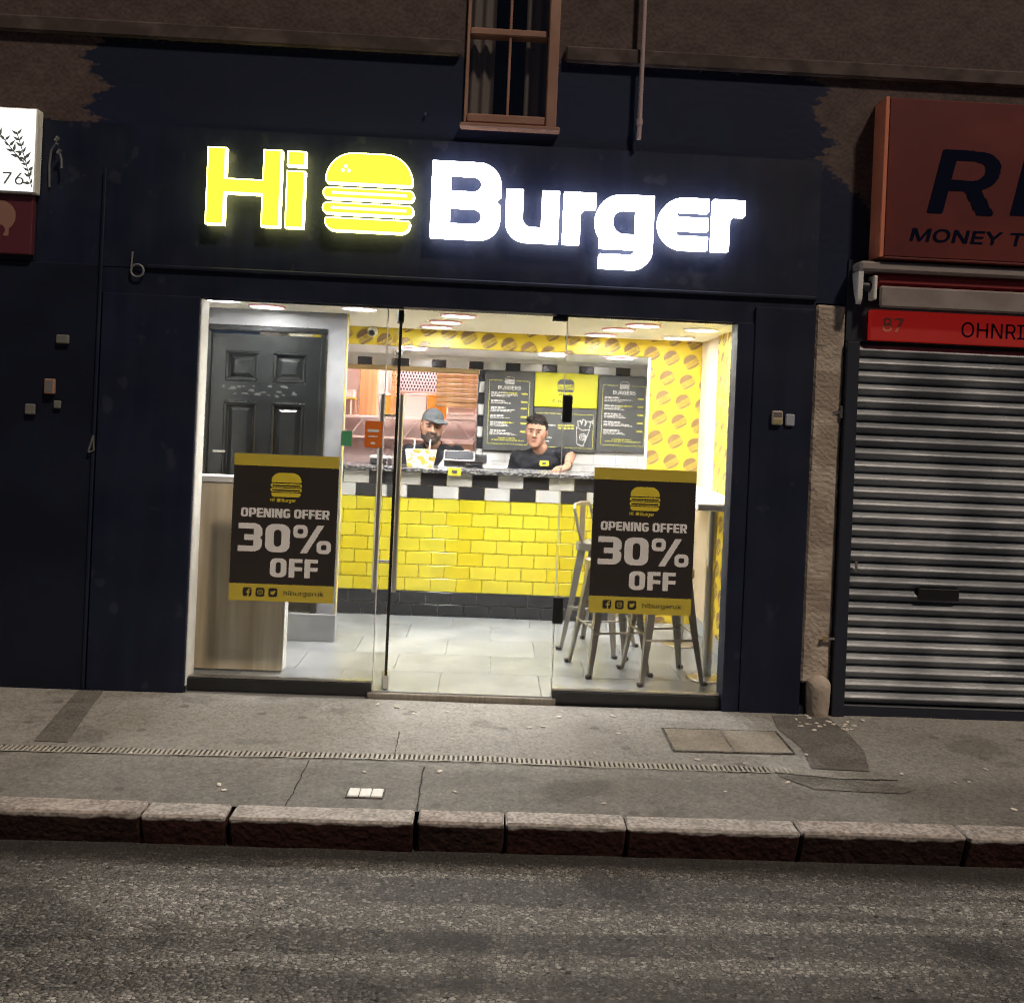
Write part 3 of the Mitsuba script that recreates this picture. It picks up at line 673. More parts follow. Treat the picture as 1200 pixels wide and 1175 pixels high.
# grey partition with the black panelled door
pt = thing('partition_wall', 'grey plastered partition holding the black panelled door', 'wall')
part(pt, 'plaster', flat(sbox(-2.03, .19, -1.042, CZ).difference(sbox(-1.985, .19, -1.195, 2.118)), 1.19, .09), 'm_grey_wall', smooth=False)
part(pt, 'corner_bead', box(-1.044, -1.036, 1.186, 1.20, .19, CZ, .002), 'm_yellow_dull')
for a, b in ((-2.03, -1.625), (-1.62, -1.365), (-1.36, -1.036)): part(pt, 'plinth_tile', box(a, b, 1.172, 1.28, .0, .188, .004), 'm_grey_tile')
bd = thing('panelled_door', 'glossy black six panel door with scuffed middle rail behind the left pane', 'door')
def moulded(x0, x1, z0, z1):
    """a raised and fielded panel, front towards -y at y about 1.205"""
    y0, y1, y2 = 1.210, 1.234, 1.206
    lo = box(x0, x1, y1, 1.245, z0, z1)
    fr = []
    for (a, b, c, d) in ((x0, x1, z0, z0 + .018), (x0, x1, z1 - .018, z1), (x0, x0 + .018, z0 + .018, z1 - .018), (x1 - .018, x1, z0 + .018, z1 - .018)): fr.append(box(a, b, 1.203, 1.236, c, d, .007))
    v = [(x0 + .03, y1, z0 + .03), (x1 - .03, y1, z0 + .03), (x1 - .03, y1, z1 - .03), (x0 + .03, y1, z1 - .03), (x0 + .062, 1.212, z0 + .062), (x1 - .062, 1.212, z0 + .062), (x1 - .062, 1.212, z1 - .062), (x0 + .062, 1.212, z1 - .062)]
    fld = trimesh.convex.convex_hull(np.array(v))
    return cat_([lo, fld] + fr)
dx0, dx1 = -1.962, -1.220
holes = []
cols = ((dx0 + .095, dx0 + .095 + .225), (dx1 - .095 - .225, dx1 - .095))
rows = ((.27, .78), (.90, 1.630), (1.765, 1.975))
for c in cols:
    for r in rows: holes.append(sbox(c[0], r[0], c[1], r[1]))
part(bd, 'leaf', flat(sbox(dx0, .195, dx1, 2.092).difference(unary_union(holes)), 1.208, .036), 'm_door_black', smooth=False)
for c in cols:
    for r in rows: part(bd, 'panel', moulded(c[0] + .001, c[1] - .001, r[0] + .001, r[1] - .001), 'm_door_black', smooth=False)
part(bd, 'frame', box(-1.216, -1.170, 1.176, 1.235, .19, 2.108, .008), 'm_door_black'); part(bd, 'frame', box(-1.998, -1.966, 1.176, 1.235, .19, 2.108, .008), 'm_door_black')
part(bd, 'frame', box(-1.998, -1.170, 1.176, 1.235, 2.110, 2.150, .008), 'm_door_black')
part(bd, 'scuff', cat_([flat(Polygon([(a, 1.665 + d), (a + w_, 1.660 + d), (a + w_ * .9, 1.665 + d + h_), (a + .01, 1.663 + d + h_)]), 1.2070, .0008) for a, w_, d, h_ in [(-1.885 + .021 * k + rng.uniform(-.02, .02), rng.uniform(.012, .05), rng.uniform(0, .07), rng.uniform(.004, .016)) for k in range(24)]]), 'm_scuff', 'pale scuffed patch on the middle rail')
part(bd, 'handle', tube([(dx0 + .05, 1.20, 1.28), (dx0 + .05, 1.165, 1.28), (dx0 + .13, 1.160, 1.28)], .009), 'm_steel')
whole('light_switch', box(-2.029, -2.018, .62, .70, 1.42, 1.50, .003), 'm_white', 'white switch plate on the left wall', 'switch')

# low wood panel behind the left pane
wp = thing('wood_screen', 'pale wood grain low screen with white top behind the left poster', 'partition')
part(wp, 'panel', box(-1.93, -1.222, .350, .450, .012, 1.132, .002), 'm_wood'); part(wp, 'edge_strip', box(-1.2215, -1.214, .350, .450, .012, 1.132, .001), 'm_white')
part(wp, 'top', box(-1.94, -1.206, .342, .500, 1.134, 1.172, .004), 'm_white')

# shelf table on posts at the right wall
st = thing('bar_shelf', 'white high bar shelf on round steel posts along the papered right wall', 'table')
part(st, 'shelf_top', box(1.262, 1.622, .33, 1.99, 1.080, 1.122, .006), 'm_white')
for y in (.55, 1.47):
    q = part(st, 'post', tube([(1.408, y, .012), (1.408, y, 1.079)], .031, 20), 'm_steel')
    part(q, 'base_disc', lathe([(0, 0), (.118, 0), (.118, .006), (.10, .014), (.04, .02), (0, .02)], (1.408, y, .001)), 'm_steel')

# ceiling downlights
k = 0
for i, (x, y, zc, look) in enumerate([(-1.74, .60, CZ, 'round downlight in the ceiling near the left wall'), (-1.53, .90, CZ, 'round downlight above the black panelled door'),
        (-.90, .75, CZ, 'round downlight above the left pane beside the door'), (-.27, .92, CZ, 'round downlight nearest the glass above the open doorway'), (-.38, 1.42, CZ, 'round downlight second from the glass above the open doorway'),
        (-.47, 1.85, CZ, 'round downlight third from the glass above the open doorway'), (.98, 1.00, CZ, 'round downlight nearest the glass above the right pane'), (.86, 1.38, CZ, 'round downlight second from the glass above the right pane'),
        (.79, 1.90, CZ, 'round downlight third from the glass above the right pane'), (1.38, 1.85, CZ, 'round downlight nearest the papered right wall'), (1.40, 1.12, CZ, 'round downlight in the front right corner of the ceiling'),
        (-.69, 2.36, 2.118, 'round downlight in the low ceiling above the serving hatch'), (.45, 2.34, 2.118, 'round downlight in the low ceiling above the menu boards'), (1.00, 2.36, 2.118, 'round downlight in the low ceiling above the right menu board')]):
    d = thing('downlight', look, 'ceiling light', 'ceiling downlights')
    r = .105
    part(d, 'trim', lathe([(r, 0), (r + .018, 0), (r + .018, -.006), (r + .004, -.012), (r, -.008), (r, 0)], (x, y, zc - .001)), 'm_halo_trim' if i not in (0, 2, 9, 10) else 'm_white')
    m = trimesh.creation.cylinder(r - .001, .006, sections=28); m.apply_translation([x, y, zc - .006])
    part(d, 'lamp', m, 'm_white', **glow([DOWN_L * {0: .35, 2: .35, 8: .5, 9: .16, 10: .3, 11: .6, 12: .36, 13: .55}.get(i, 1.0) * c for c in (1.0, .98, .95)]))
for (x, y, z, lab) in ((-.99, 2.16, 2.222, 'small black eyed dome camera at the left end of the papered bulkhead'), (-.83, 2.62, 2.095, 'small black eyed dome camera under the low white ceiling')):
    c = thing('dome_camera', lab, 'security camera', None)
    m = trimesh.creation.icosphere(2, .042); m.apply_translation([x, y, z]); part(c, 'housing', m, 'm_white', smooth=True)
    m = trimesh.creation.icosphere(2, .026); m.apply_translation([x - .004, y - .026, z - .012]); part(c, 'lens', m, 'm_black', smooth=True)
sl = thing('emergency_light', 'small clear emergency light on the ceiling at the right end of the window', 'lamp')
part(sl, 'lens', lathe([(0, -.05), (.03, -.045), (.045, -.02), (.05, 0), (0, 0)], (1.40, .36, CZ - .001)), 'm_white_gloss'); part(sl, 'box', box(1.46, 1.60, .30, .42, 2.20, 2.261, .006), 'm_beige')

# ------------------------------------------------------------------ counter
ct = thing('serving_counter', 'long serving counter faced in yellow tiles with black and white chequer rows and granite top', 'counter')
CX0, CX1, CY = -1.44, .965, 2.150
part(ct, 'core', box(CX0, CX1, CY, 2.56, .0, 1.130), 'm_grout_y')
part(ct, 'base_grout', box(CX0, CX1, CY - .0015, CY + .01, .0, .195), 'm_grout_g')
part(ct, 'granite_top', box(CX0, CX1 + .02, 2.085, 2.60, 1.132, 1.166, .006), 'm_granite')
TP = .2025
def tile_row(z0, h, off, mats, k0=0):
    x, k = CX0 - off, k0
    while x < CX1 - .005:
        a, b = max(x, CX0), min(x + TP - .004, CX1)
        if b - a > .012: part(ct, 'tile', box(a, b, CY - .010, CY - .0002, z0 + .002, z0 + h - .002, .003), mats[k % len(mats)])
        x += TP; k += 1
for r in range(2): tile_row(.0 + .097 * r, .097, .055 + .0 + .1 * (1 - r), ['m_charcoal_tile'])
for r in range(7): tile_row(.195 + .1045 * r, .1045, .02 + (.1 if r % 2 else 0), ['m_yellow_tile', 'm_yellow_tile', 'm_yellow_tile_b', 'm_yellow_tile'])
tile_row(.9275, .1015, .02 + .01, ['m_black_tile', 'm_white_tile']); tile_row(1.029, .1015, .13, ['m_white_tile', 'm_black_tile'])
whole('price_tag', flat(rr(-.345, 1.118, -.245, 1.180, .006), 2.078, .004), 'm_yellow', 'small yellow tag on the edge of the granite counter', 'tag')
part('price_tag', 'print', flat(rr(-.315, 1.138, -.275, 1.160, .004), 2.0765, .001), 'm_board')

# things on the counter
tub = thing('drink_tub', 'white and yellow printed tub with two pink straws on the counter', 'tub')
def frustum_box(cx, cy, z0, z1, w0, w1, d0, d1):
    v = [(cx + s * w / 2, cy + t * d / 2, z) for (w, d, z) in ((w0, d0, z0), (w1, d1, z1)) for s, t in ((-1, -1), (1, -1), (1, 1), (-1, 1))]
    return trimesh.convex.convex_hull(np.array(v))
part(tub, 'tub_body', frustum_box(-.578, 2.30, 1.167, 1.305, .205, .245, .14, .17), 'm_tub', smooth=False)
for a in (-.638, -.514): part(tub, 'straw', tube([(a, 2.31, 1.29), (a + .006, 2.31, 1.388)], .007), 'm_straw')
tm = thing('payment_terminal', 'black till with a bright framed screen on the counter in front of the capped man', 'till')
part(tm, 'stand', frustum_box(-.325, 2.36, 1.167, 1.25, .24, .14, .2, .08), 'm_black')
scr = box(-.125, .125, -.008, .008, -.045, .045, .006); scr.apply_transform(trimesh.transformations.rotation_matrix(-.45, [1, 0, 0])); scr.apply_translation([-.27, 2.27, 1.268])
part(tm, 'bezel', scr, 'm_steel')
scr = box(-.115, .115, -.012, -.007, -.036, .036, .002); scr.apply_transform(trimesh.transformations.rotation_matrix(-.45, [1, 0, 0])); scr.apply_translation([-.27, 2.27, 1.268])
part(tm, 'screen', scr, 'm_screen')
part(tm, 'keyboard', box(-.42, -.16, 2.40, 2.55, 1.167, 1.19, .005), 'm_black')
mo = thing('till_monitor', 'black back of a till monitor standing behind the terminal', 'monitor')
part(mo, 'housing', box(-.22, -.05, 2.46, 2.50, 1.20, 1.275, .01), 'm_black_matt'); part(mo, 'foot', box(-.19, -.08, 2.44, 2.53, 1.167, 1.20, .005), 'm_black')
whole('paper_tray', frustum_box(.02, 2.36, 1.167, 1.186, .16, .2, .14, .17), 'm_white', 'low white paper tray on the granite counter between the two men', 'tray')
nb = thing('napkin_box', 'small white and dark green box at the left end of the counter', 'box')
part(nb, 'carton', box(-.985, -.865, 2.32, 2.42, 1.167, 1.215, .004), 'm_black_matt'); part(nb, 'lid', box(-.99, -.86, 2.315, 2.425, 1.216, 1.24, .004), 'm_white')

# ------------------------------------------------------------------ kitchen behind the hatch
kt = struct('kitchen_room', None)
part(kt, 'rear_wall', box(-1.62, -.10, 4.25, 4.3, 0, 2.6), 'm_pink_wall'); part(kt, 'side_wall', box(-1.66, -1.60, 3.37, 4.25, 0, 2.6), 'm_pink_wall'); part(kt, 'side_wall', box(-.15, -.10, 3.365, 4.25, 0, 2.6), 'm_pink_wall')
part(kt, 'kitchen_ceiling', box(-1.66, -.10, 3.37, 4.3, 2.45, 2.5), 'm_white'); part(kt, 'upper_panel', box(-1.62, -.156, 3.305, 3.36, 2.09, 2.45), 'm_plaster'); 
part(kt, 'apron', box(-1.46, -.156, 3.30, 3.35, 0, 1.10), 'm_pink_wall')
hd = thing('hatch_frame', 'wooden head rail along the top of the kitchen hatch', 'frame')
part(hd, 'head_rail', box(-1.46, -.160, 3.285, 3.36, 1.968, 2.011, .004), 'm_wood_header')
part(hd, 'jamb', box(-.168, -.156, 3.29, 3.36, 1.10, 1.967, .003), 'm_steel')
kl = thing('added_kitchen_light', 'unseen warm light panel added on the kitchen ceiling to brighten the kitchen behind the hatch', 'ceiling light')
m = box(-1.20, -.45, 3.62, 3.95, 2.425, 2.445); part(kl, 'panel', m, 'm_white', **glow((30, 25, 24)))  # lamp out of view, added to light the kitchen from within
sf = thing('kitchen_shelf', 'long pale kitchen shelf with triangular brackets stacked with cartons', 'shelf')
part(sf, 'board', box(-1.58, -.16, 3.80, 4.20, 1.520, 1.545, .003), 'm_card_white')
part(sf, 'board', box(-1.58, -.16, 3.86, 4.20, 1.33, 1.345, .003), 'm_card_white')
for a in (-1.50, -1.28, -.98, -.66, -.34):
    part(sf, 'bracket', tube([(a, 3.82, 1.515), (a + .12, 3.84, 1.35)], .006, 6), 'm_card_white'); part(sf, 'bracket', tube([(a + .24, 3.82, 1.515), (a + .12, 3.84, 1.35)], .006, 6), 'm_card_white')
pg = thing('perforated_panel', 'grey perforated metal panel hanging at the back of the kitchen', 'panel')
part(pg, 'sheet', box(-1.05, -.55, 4.18, 4.19, 1.80, 2.12), 'm_mesh_grey')
for r in range(9):
    part(pg, 'hole_row', cat_([flat(rr(-1.04 + .03 * k + (.015 if r % 2 else 0), 1.81 + .033 * r, -1.025 + .03 * k + (.015 if r % 2 else 0), 1.835 + .033 * r, .005), 4.178, .001) for k in range(16)]), 'm_black_matt', smooth=False)
whole('wood_post', box(-1.33, -1.16, 4.02, 4.10, 1.55, 2.40, .004), 'm_wood_warm', 'upright wooden board at the back of the kitchen, left of the perforated panel', 'board')
lv = thing('wood_blind', 'stack of orange brown wooden boards at the right of the kitchen hatch', 'boards')
for k in range(8): part(lv, 'board', box(-.56 + .004 * (k % 2), -.17, 3.60, 3.66, 1.66 + .045 * k, 1.70 + .045 * k, .006), 'm_wood_warm')
def carton(x0, x1, y, z0, h, m_, lab, lid=None):
    c = thing('carton', lab, 'carton', None)
    part(c, 'carton_box', box(x0, x1, y, y + .14, z0, z0 + h, .004), m_)
    part(c, 'flap', box(x0 - .004, x1 + .004, y - .004, y + .145, z0 + h + .001, z0 + h + .014, .003), lid or m_)
carton(-1.56, -1.34, 3.82, 1.546, .150, 'm_card_brown', 'dark carton with pale stripes at the left end of the kitchen shelf', 'm_card_yellow')
carton(-1.56, -1.36, 3.82, 1.715, .060, 'm_card_white', 'pale carton lying on the yellow lidded one at the left of the kitchen shelf')
carton(-1.08, -.93, 3.83, 1.546, .20, 'm_card_orange', 'orange carton behind the door handles on the kitchen shelf', 'm_card_white')
carton(-.86, -.66, 3.82, 1.546, .215, 'm_card_white', 'tall white carton on the kitchen shelf above the cap')
carton(-.645, -.47, 3.82, 1.546, .210, 'm_card_orange', 'bright orange carton on the kitchen shelf right of the tall white one')
for k in range(3): carton(-.46 + .012 * k, -.185, 3.76, 1.546 + .058 * k, .043, 'm_card_white', ['lowest', 'middle', 'topmost'][k] + ' of the flat white cartons at the right end of the kitchen shelf')
carton(-.47, -.20, 3.80, 1.19, .12, 'm_card_brown', 'brown carton under the kitchen shelf at the right', 'm_card_white')
carton(-.40, -.22, 3.50, 1.165, .085, 'm_card_white', 'small pale carton standing low in the hatch right of the capped man')
for k in range(3): part('carton', 'stripe', box(-1.535 + .075 * k, -1.52 + .075 * k, 3.8185, 3.8195, 1.55, 1.69), 'm_card_white')

# ------------------------------------------------------------------ menu boards
def bars(x0, x1, z, h, y, dens=.8, seed=0):
    """a line of print too small to read"""
    r = np.random.default_rng(seed); out, x = [], x0
    end = x0 + (x1 - x0) * dens
    while x < end:
        w = r.uniform(.010, .034); out.append(sbox(x, z, min(x + w, end + .004), z + h)); x += w + .005
    return unary_union(out)
def frame_line(x0, x1, z0, z1, t=.0055): return rr(x0, z0, x1, z1, .008).difference(rr(x0 + t, z0 + t, x1 - t, z1 - t, .004))
def menu(x0, x1, z0, z1, lab, seed):
    b = thing('menu_board', lab, 'menu board', None)
    y = 3.262
    part(b, 'panel', box(x0, x1, y, 3.295, z0, z1, .004), 'm_board'); y -= .0012
    fx0, fx1, fz0, fz1 = x0 + .038, x1 - .038, z0 + .060, z1 - .085
    part(b, 'border', flat(frame_line(fx0, fx1, fz0, fz1).difference(sbox((x0 + x1) / 2 - .06, fz1 - .02, (x0 + x1) / 2 + .06, fz1 + .02)), y, .001), 'm_print_yellow', smooth=False)
    t, a, c, d = emblem((x0 + x1) / 2 - .045, z1 - .12, .09, .068)
    lo = unary_union([q.difference(q.buffer(-.004)) for q in (t, a, c, d)])
    part(b, 'emblem', flat(lo, y - .0015, .001), 'm_print_white', smooth=False)
    part(b, 'heading', text_at('BURGERS', (x0 + x1) / 2, z1 - .168, y, .033, bold=True, align='c'), 'm_print_white', smooth=False)
    r = np.random.default_rng(seed); z = z1 - .205; k = 0; W_, Y_ = [], []
    while z > fz0 + .115:
        hl = (k == 0 or k == 4) if seed == 1 else (k == 1)
        W_.append(bars(fx0 + .022, fx1 - .12, z, .013, y, r.uniform(.45, .65), seed * 100 + k * 5))
        if hl: Y_.append(bars(fx0 + .14, fx1 - .09, z, .013, y, r.uniform(.6, .85), seed * 100 + k * 5 + 1))
        Y_.append(sbox(fx1 - .075, z - .004, fx1 - .018, z + .011))
        for j in range(1 + int(r.random() < .65)):
            W_.append(bars(fx0 + .022, fx1 - .10, z - .016 - .013 * j, .0075, y, r.uniform(.55, .98), seed * 100 + k * 5 + 2 + j))
        z -= .074 if j else .060
        k += 1
    Y_ += [bars(fx0 + .10, fx1 - .08, fz0 + .052, .009, y, .8, seed + 900), bars(fx0 + .04, fx1 - .03, fz0 + .034, .009, y, .98, seed + 901)]
    part(b, 'menu_text', flat(unary_union(W_), y, .001), 'm_print_white', smooth=False)
    part(b, 'price_text', flat(unary_union(Y_), y, .001), 'm_print_yellow', smooth=False)
menu(-.100, .346, 1.285, 2.008, 'dark menu board left of the yellow panel, beside the kitchen hatch', 1)
menu(.930, 1.405, 1.315, 2.008, 'dark menu board right of the yellow panel, beside the papered wall', 2)
yb = thing('yellow_panel', 'bright yellow panel with a dark burger emblem between the two menu boards', 'menu board')
part(yb, 'panel', box(.352, .925, 3.262, 3.295, 1.700, 2.012, .004), 'm_board_yellow')
t, a, c, d = emblem(.555, 1.84, .155, .115)
part(yb, 'emblem', flat(unary_union([t, a.difference(a.buffer(-.004)), c.difference(c.buffer(-.004)), d]), 3.2608, .001), 'm_board', smooth=False)
part(yb, 'caption', text_at('Hi Burger', .632, 1.808, 3.2608, .018, bold=True, align='c'), 'm_board', smooth=False)
part(yb, 'icon', cat_([flat(Point(.53 + .05 * k, 1.755).buffer(.013).difference(Point(.53 + .05 * k, 1.755).buffer(.008)), 3.2608, .001) for k in range(4)]), 'm_board', smooth=False)
wbd = thing('wraps_board', 'dark lower menu board with a line drawing of a wrap behind the leaning man', 'menu board')
part(wbd, 'panel', box(.352, .925, 3.262, 3.295, 1.300, 1.694, .004), 'm_board')
part(wbd, 'border', flat(frame_line(.375, .90, 1.335, 1.645), 3.2608, .001), 'm_print_yellow', smooth=False)
part(wbd, 'heading', text_at('W', .600, 1.582, 3.2595, .04, bold=True), 'm_print_white', smooth=False)
part(wbd, 'menu_text', flat(unary_union([bars(.47, .55, 1.53, .011, 0, 1, 5), bars(.44, .52, 1.42, .010, 0, 1, 6), bars(.44, .50, 1.385, .010, 0, 1, 7)]), 3.2608, .001), 'm_print_white', smooth=False)
part(wbd, 'price_text', flat(unary_union([bars(.575, .72, 1.53, .016, 0, 1, 8), bars(.575, .72, 1.505, .016, 0, 1, 9)]), 3.2608, .001), 'm_print_yellow', smooth=False)
dl = [LineString([(.745, 1.53), (.755, 1.375), (.81, 1.355), (.865, 1.51)]), LineString([(.745, 1.53), (.80, 1.50), (.865, 1.51)]), LineString([(.76, 1.535), (.755, 1.58), (.78, 1.59), (.79, 1.55)]), LineString([(.79, 1.55), (.80, 1.60), (.825, 1.59), (.82, 1.54)]), LineString([(.82, 1.54), (.84, 1.585), (.875, 1.58), (.862, 1.52)]), Point(.805, 1.44).buffer(.03).exterior, Point(.805, 1.44).buffer(.014).exterior, LineString([(.865, 1.575), (.895, 1.595), (.89, 1.56)])]
part(wbd, 'drawing', flat(unary_union([q.buffer(.0032) for q in dl]), 3.2608, .001), 'm_print_white', smooth=False)

# ------------------------------------------------------------------ people
M = m3.Manifold
def sph(p, r, sc=(1, 1, 1)): return M.sphere(r, 20).scale(list(sc)).translate(list(map(float, p)))
def bone(p, r, q, s): return M.batch_hull([sph(p, r), sph(q, s)])
def chain(pts): return [bone(a[:3], a[3], b[:3], b[3]) for a, b in zip(pts[:-1], pts[1:])]
def finish(parts_, length=.012, it=8):
    u = M.batch_boolean(parts_, m3.OpType.Add) if len(parts_) > 1 else parts_[0]
    u = u.refine_to_length(length); m = u.to_mesh()
    t = trimesh.Trimesh(np.array(m.vert_properties[:, :3]), np.array(m.tri_verts), process=True)
    if it: trimesh.smoothing.filter_taubin(t, .5, .53, it)
    return t
def head_parts():
    p = [sph((0, .012, .036), 1, (.076, .096, .090)),
         M.batch_hull([sph((s * .030, -.030, z), .047) for s in (-1, 1) for z in (.03, -.02)] + [sph((s * .040, -.022, -.062), .028) for s in (-1, 1)] + [sph((s * .012, -.066, -.093), .020) for s in (-1, 1)]),
         M.batch_hull([sph((s * .046, -.062, .034), .012) for s in (-1, 1)] + [sph((0, -.078, .036), .012)]),
         M.batch_hull([sph((0, -.083, .020), .008), sph((0, -.104, -.020), .0115)]), sph((.013, -.092, -.023), .0095), sph((-.013, -.092, -.023), .0095),
         bone((-.018, -.082, -.050), .0075, (.018, -.082, -.050), .0075), bone((-.014, -.080, -.060), .008, (.014, -.080, -.060), .008),
         sph((.046, -.056, -.012), .022), sph((-.046, -.056, -.012), .022)]
    p += [sph((s * .078, .014, -.002), 1, (.011, .022, .033)) for s in (-1, 1)]
    return p
def rot(rx, ry, rz): return trimesh.transformations.euler_matrix(rx, ry, rz)
def hand(wrist, d, up, s=1.0, curl=.5):
    """palm, four unequal bent fingers and a thumb; d = direction of the fingers, up = back of the hand"""
    d = np.array(d, float); d /= np.linalg.norm(d); up = np.array(up, float); up -= d * (up @ d); up /= np.linalg.norm(up); sd = np.cross(d, up); w = np.array(wrist, float)
    P = lambda a, b, c: w + s * (a * d + b * sd + c * up)
    out = [M.batch_hull([sph(P(.01, b, 0), .016 * s) for b in (-.018, .018)] + [sph(P(.085, b, 0), .012 * s) for b in (-.032, .032)])]
    for b, L in ((-.031, .062), (-.011, .076), (.011, .082), (.031, .070)):
        q = [np.append(P(.082, b, 0), .0095 * s), np.append(P(.082 + L * .5, b * 1.1, -.010 * curl), .0088 * s), np.append(P(.082 + L * .8, b * 1.1, -.040 * curl), .0082 * s), np.append(P(.082 + L * .92, b * 1.1, -.065 * curl), .0074 * s)]
        out += chain(q)
    out += chain([np.append(P(.02, .026, -.004), .013 * s), np.append(P(.055, .052, -.014), .011 * s), np.append(P(.088, .058, -.026), .0095 * s)])
    return out
def person(name, label, neck, hd, S, sho, arms, cap):
    """neck: base of the neck; hd: (head centre, rotation); sho: shoulder points; arms: elbow, wrist, finger direction, hand back"""
    k = thing(name, label, 'person')
    neck = np.array(neck); hc, hr = hd; hc = np.array(hc)
    Hm = trimesh.transformations.translation_matrix(hc) @ hr @ np.diag([S, S, S, 1.0])
    def tf(x): return x.transform(Hm[:3, :4])
    body = [tf(q) for q in head_parts()]
    nb = (Hm @ [0, .025, -.05, 1])[:3]
    body.append(bone(nb, .052 * S, neck, .062 * S))
    mid = (np.array(sho[0]) + np.array(sho[1])) / 2
    hip = mid + np.array([0, .06, -.50])
    tors = [M.batch_hull([sph(np.array(q) * .82 + mid * .18 + [0, .01, -.03], .070) for q in sho] + [sph(neck + [0, .02, -.03], .06)]),
            M.batch_hull([sph(np.array(q) * .70 + mid * .30 + [0, .0, -.06], .085) for q in sho] + [sph(hip + [s * .08, 0, .12], .10) for s in (-1, 1)]),
            M.batch_hull([sph(hip + [s * .08, 0, .12], .10) for s in (-1, 1)] + [sph(hip + [s * .09, 0, -.08], .10) for s in (-1, 1)])]
    body += tors; legs = []
    for s in (-1, 1):
        legs += chain([np.append(hip + [s * .10, 0, -.08], .092), np.append(np.array([hip[0] + s * .11, hip[1] - .02, .47]), .062), np.append(np.array([hip[0] + s * .11, hip[1] + .02, .09]), .042)])
        legs += [M.batch_hull([sph((hip[0] + s * .11, hip[1] + .04, .045), .040), sph((hip[0] + s * .12, hip[1] - .15, .035), .032)])]
    sleeves = []
    for q, (el, wr_, fd, bk) in zip(sho, arms):
        q, el, wr_ = map(np.array, (q, el, wr_))
        body += chain([np.append(q, .056), np.append(el, .043), np.append(wr_, .029)]); body += hand(wr_, fd, bk, 1.05)
        c = q + (el - q) * .80; sleeves.append(bone(q, .071, c, .062))
    part(k, 'body', finish(body + legs, .011, 6), 'm_skin', smooth=True)
    grow = [x for x in (M.batch_hull([sph(np.array(q) * .82 + mid * .18 + [0, .01, -.03], .083) for q in sho] + [sph(neck + [0, .015, -.045], .066)]),
            M.batch_hull([sph(np.array(q) * .70 + mid * .30 + [0, .0, -.06], .098) for q in sho] + [sph(hip + [s * .08, 0, .12], .115) for s in (-1, 1)]),
            M.batch_hull([sph(hip + [s * .08, 0, .12], .115) for s in (-1, 1)] + [sph(hip + [s * .09, 0, -.06], .118) for s in (-1, 1)]))]
    shirt = M.batch_boolean(grow + sleeves, m3.OpType.Add)
    vcut = M.batch_hull([sph(neck + [0, -.075 * S, .05], .045), sph(neck + [0, -.10 * S, -.05], .012)])
    shirt = finish([shirt - vcut - bone(nb, .050 * S, neck + [0, 0, -.02], .058 * S)], .013, 5)
    v = shirt.vertices; v = v + .010 * (np.stack([meshkit.fbm(v * 11, 3, 1), meshkit.fbm(v * 11, 3, 2), meshkit.fbm(v * 11, 3, 3)], -1) - .5); shirt.vertices = v
    part(k, 'shirt', shirt, 'm_shirt', smooth=True)
    col = tube([neck + S * np.array([.060 * math.cos(a), .016 + .056 * math.sin(a), .004 + .020 * math.sin(a)]) for a in np.linspace(math.radians(-60), math.radians(240), 18)], .013, 8)
    part(k, 'collar', col, 'm_shirt')
    part(k, 'trousers', finish([x for x in [M.batch_hull([sph(hip + [s * .09, 0, -.06], .120) for s in (-1, 1)] + [sph(hip + [s * .10, 0, -.10], .105) for s in (-1, 1)])] + [bone((hip[0] + s * .10, hip[1], hip[2] - .08), .105, (hip[0] + s * .11, hip[1], .47), .078) for s in (-1, 1)] + [bone((hip[0] + s * .11, hip[1], .47), .078, (hip[0] + s * .11, hip[1] + .02, .10), .066) for s in (-1, 1)]], .02, 4), 'm_trousers', smooth=True)
    def hp(name_, x, m_, ln=.008, it=2, noise=0.0):
        t = finish([tf(x)], ln, it)
        if noise: v = t.vertices; t.vertices = v + noise * (np.stack([meshkit.fbm(v * 60, 2, 1), meshkit.fbm(v * 60, 2, 2), meshkit.fbm(v * 60, 2, 3)], -1) - .5)
        return part(k, name_, t, m_, smooth=True)
    for s in (-1, 1):
        hp('eye', sph((s * .031, -.0775, .011), 1, (.0120, .006, .0060)), 'm_eye', .006, 0)
        hp('eyebrow', M.batch_hull([sph((s * .018, -.0880, .0330), .0022), sph((s * .034, -.0840, .0350), .0027), sph((s * .051, -.0730, .0285), .0020)]), 'm_hair', .006, 0)
    hp('mouth', M.batch_hull([sph((s * .024, -.0830, -.0495), .0022) for s in (-1, 1)] + [sph((0, -.0890, -.0555), .0034)]), 'm_lip', .006, 0)
    return k, hp
# the man with the cap, behind the till
k1, hp1 = person('person', 'bearded man in a grey cap and dark shirt standing behind the till', (-.525, 2.875, 1.338), ((-.535, 2.835, 1.478), rot(.10, .09, .16)), 1.16,
    ((-.735, 2.89, 1.255), (-.315, 2.89, 1.265)), (((-.80, 2.84, .98), (-.68, 2.64, 1.00), (.4, -.5, 0), (0, 0, 1)), ((-.25, 2.84, .99), (-.37, 2.64, 1.02), (-.4, -.5, 0), (0, 0, 1))), True)
beard = M.batch_hull([sph((s * .040, -.022, -.062), .036) for s in (-1, 1)] + [sph((s * .014, -.068, -.097), .028) for s in (-1, 1)] + [sph((s * .058, -.010, -.03), .020) for s in (-1, 1)] + [sph((s * .024, -.077, -.040), .014) for s in (-1, 1)])
beard = beard - sph((0, -.102, -.050), 1, (.023, .03, .010)) - M.batch_hull([sph((0, -.10, -.008), .030), sph((0, -.06, .01), .03)])
hp1('beard', beard, 'm_beard', .007, 1, .008)
hp1('moustache', M.batch_hull([sph((s * .022, -.084, -.043), .0075) for s in (-1, 1)] + [sph((0, -.093, -.038), .0065)]), 'm_beard', .006, 0, .004)
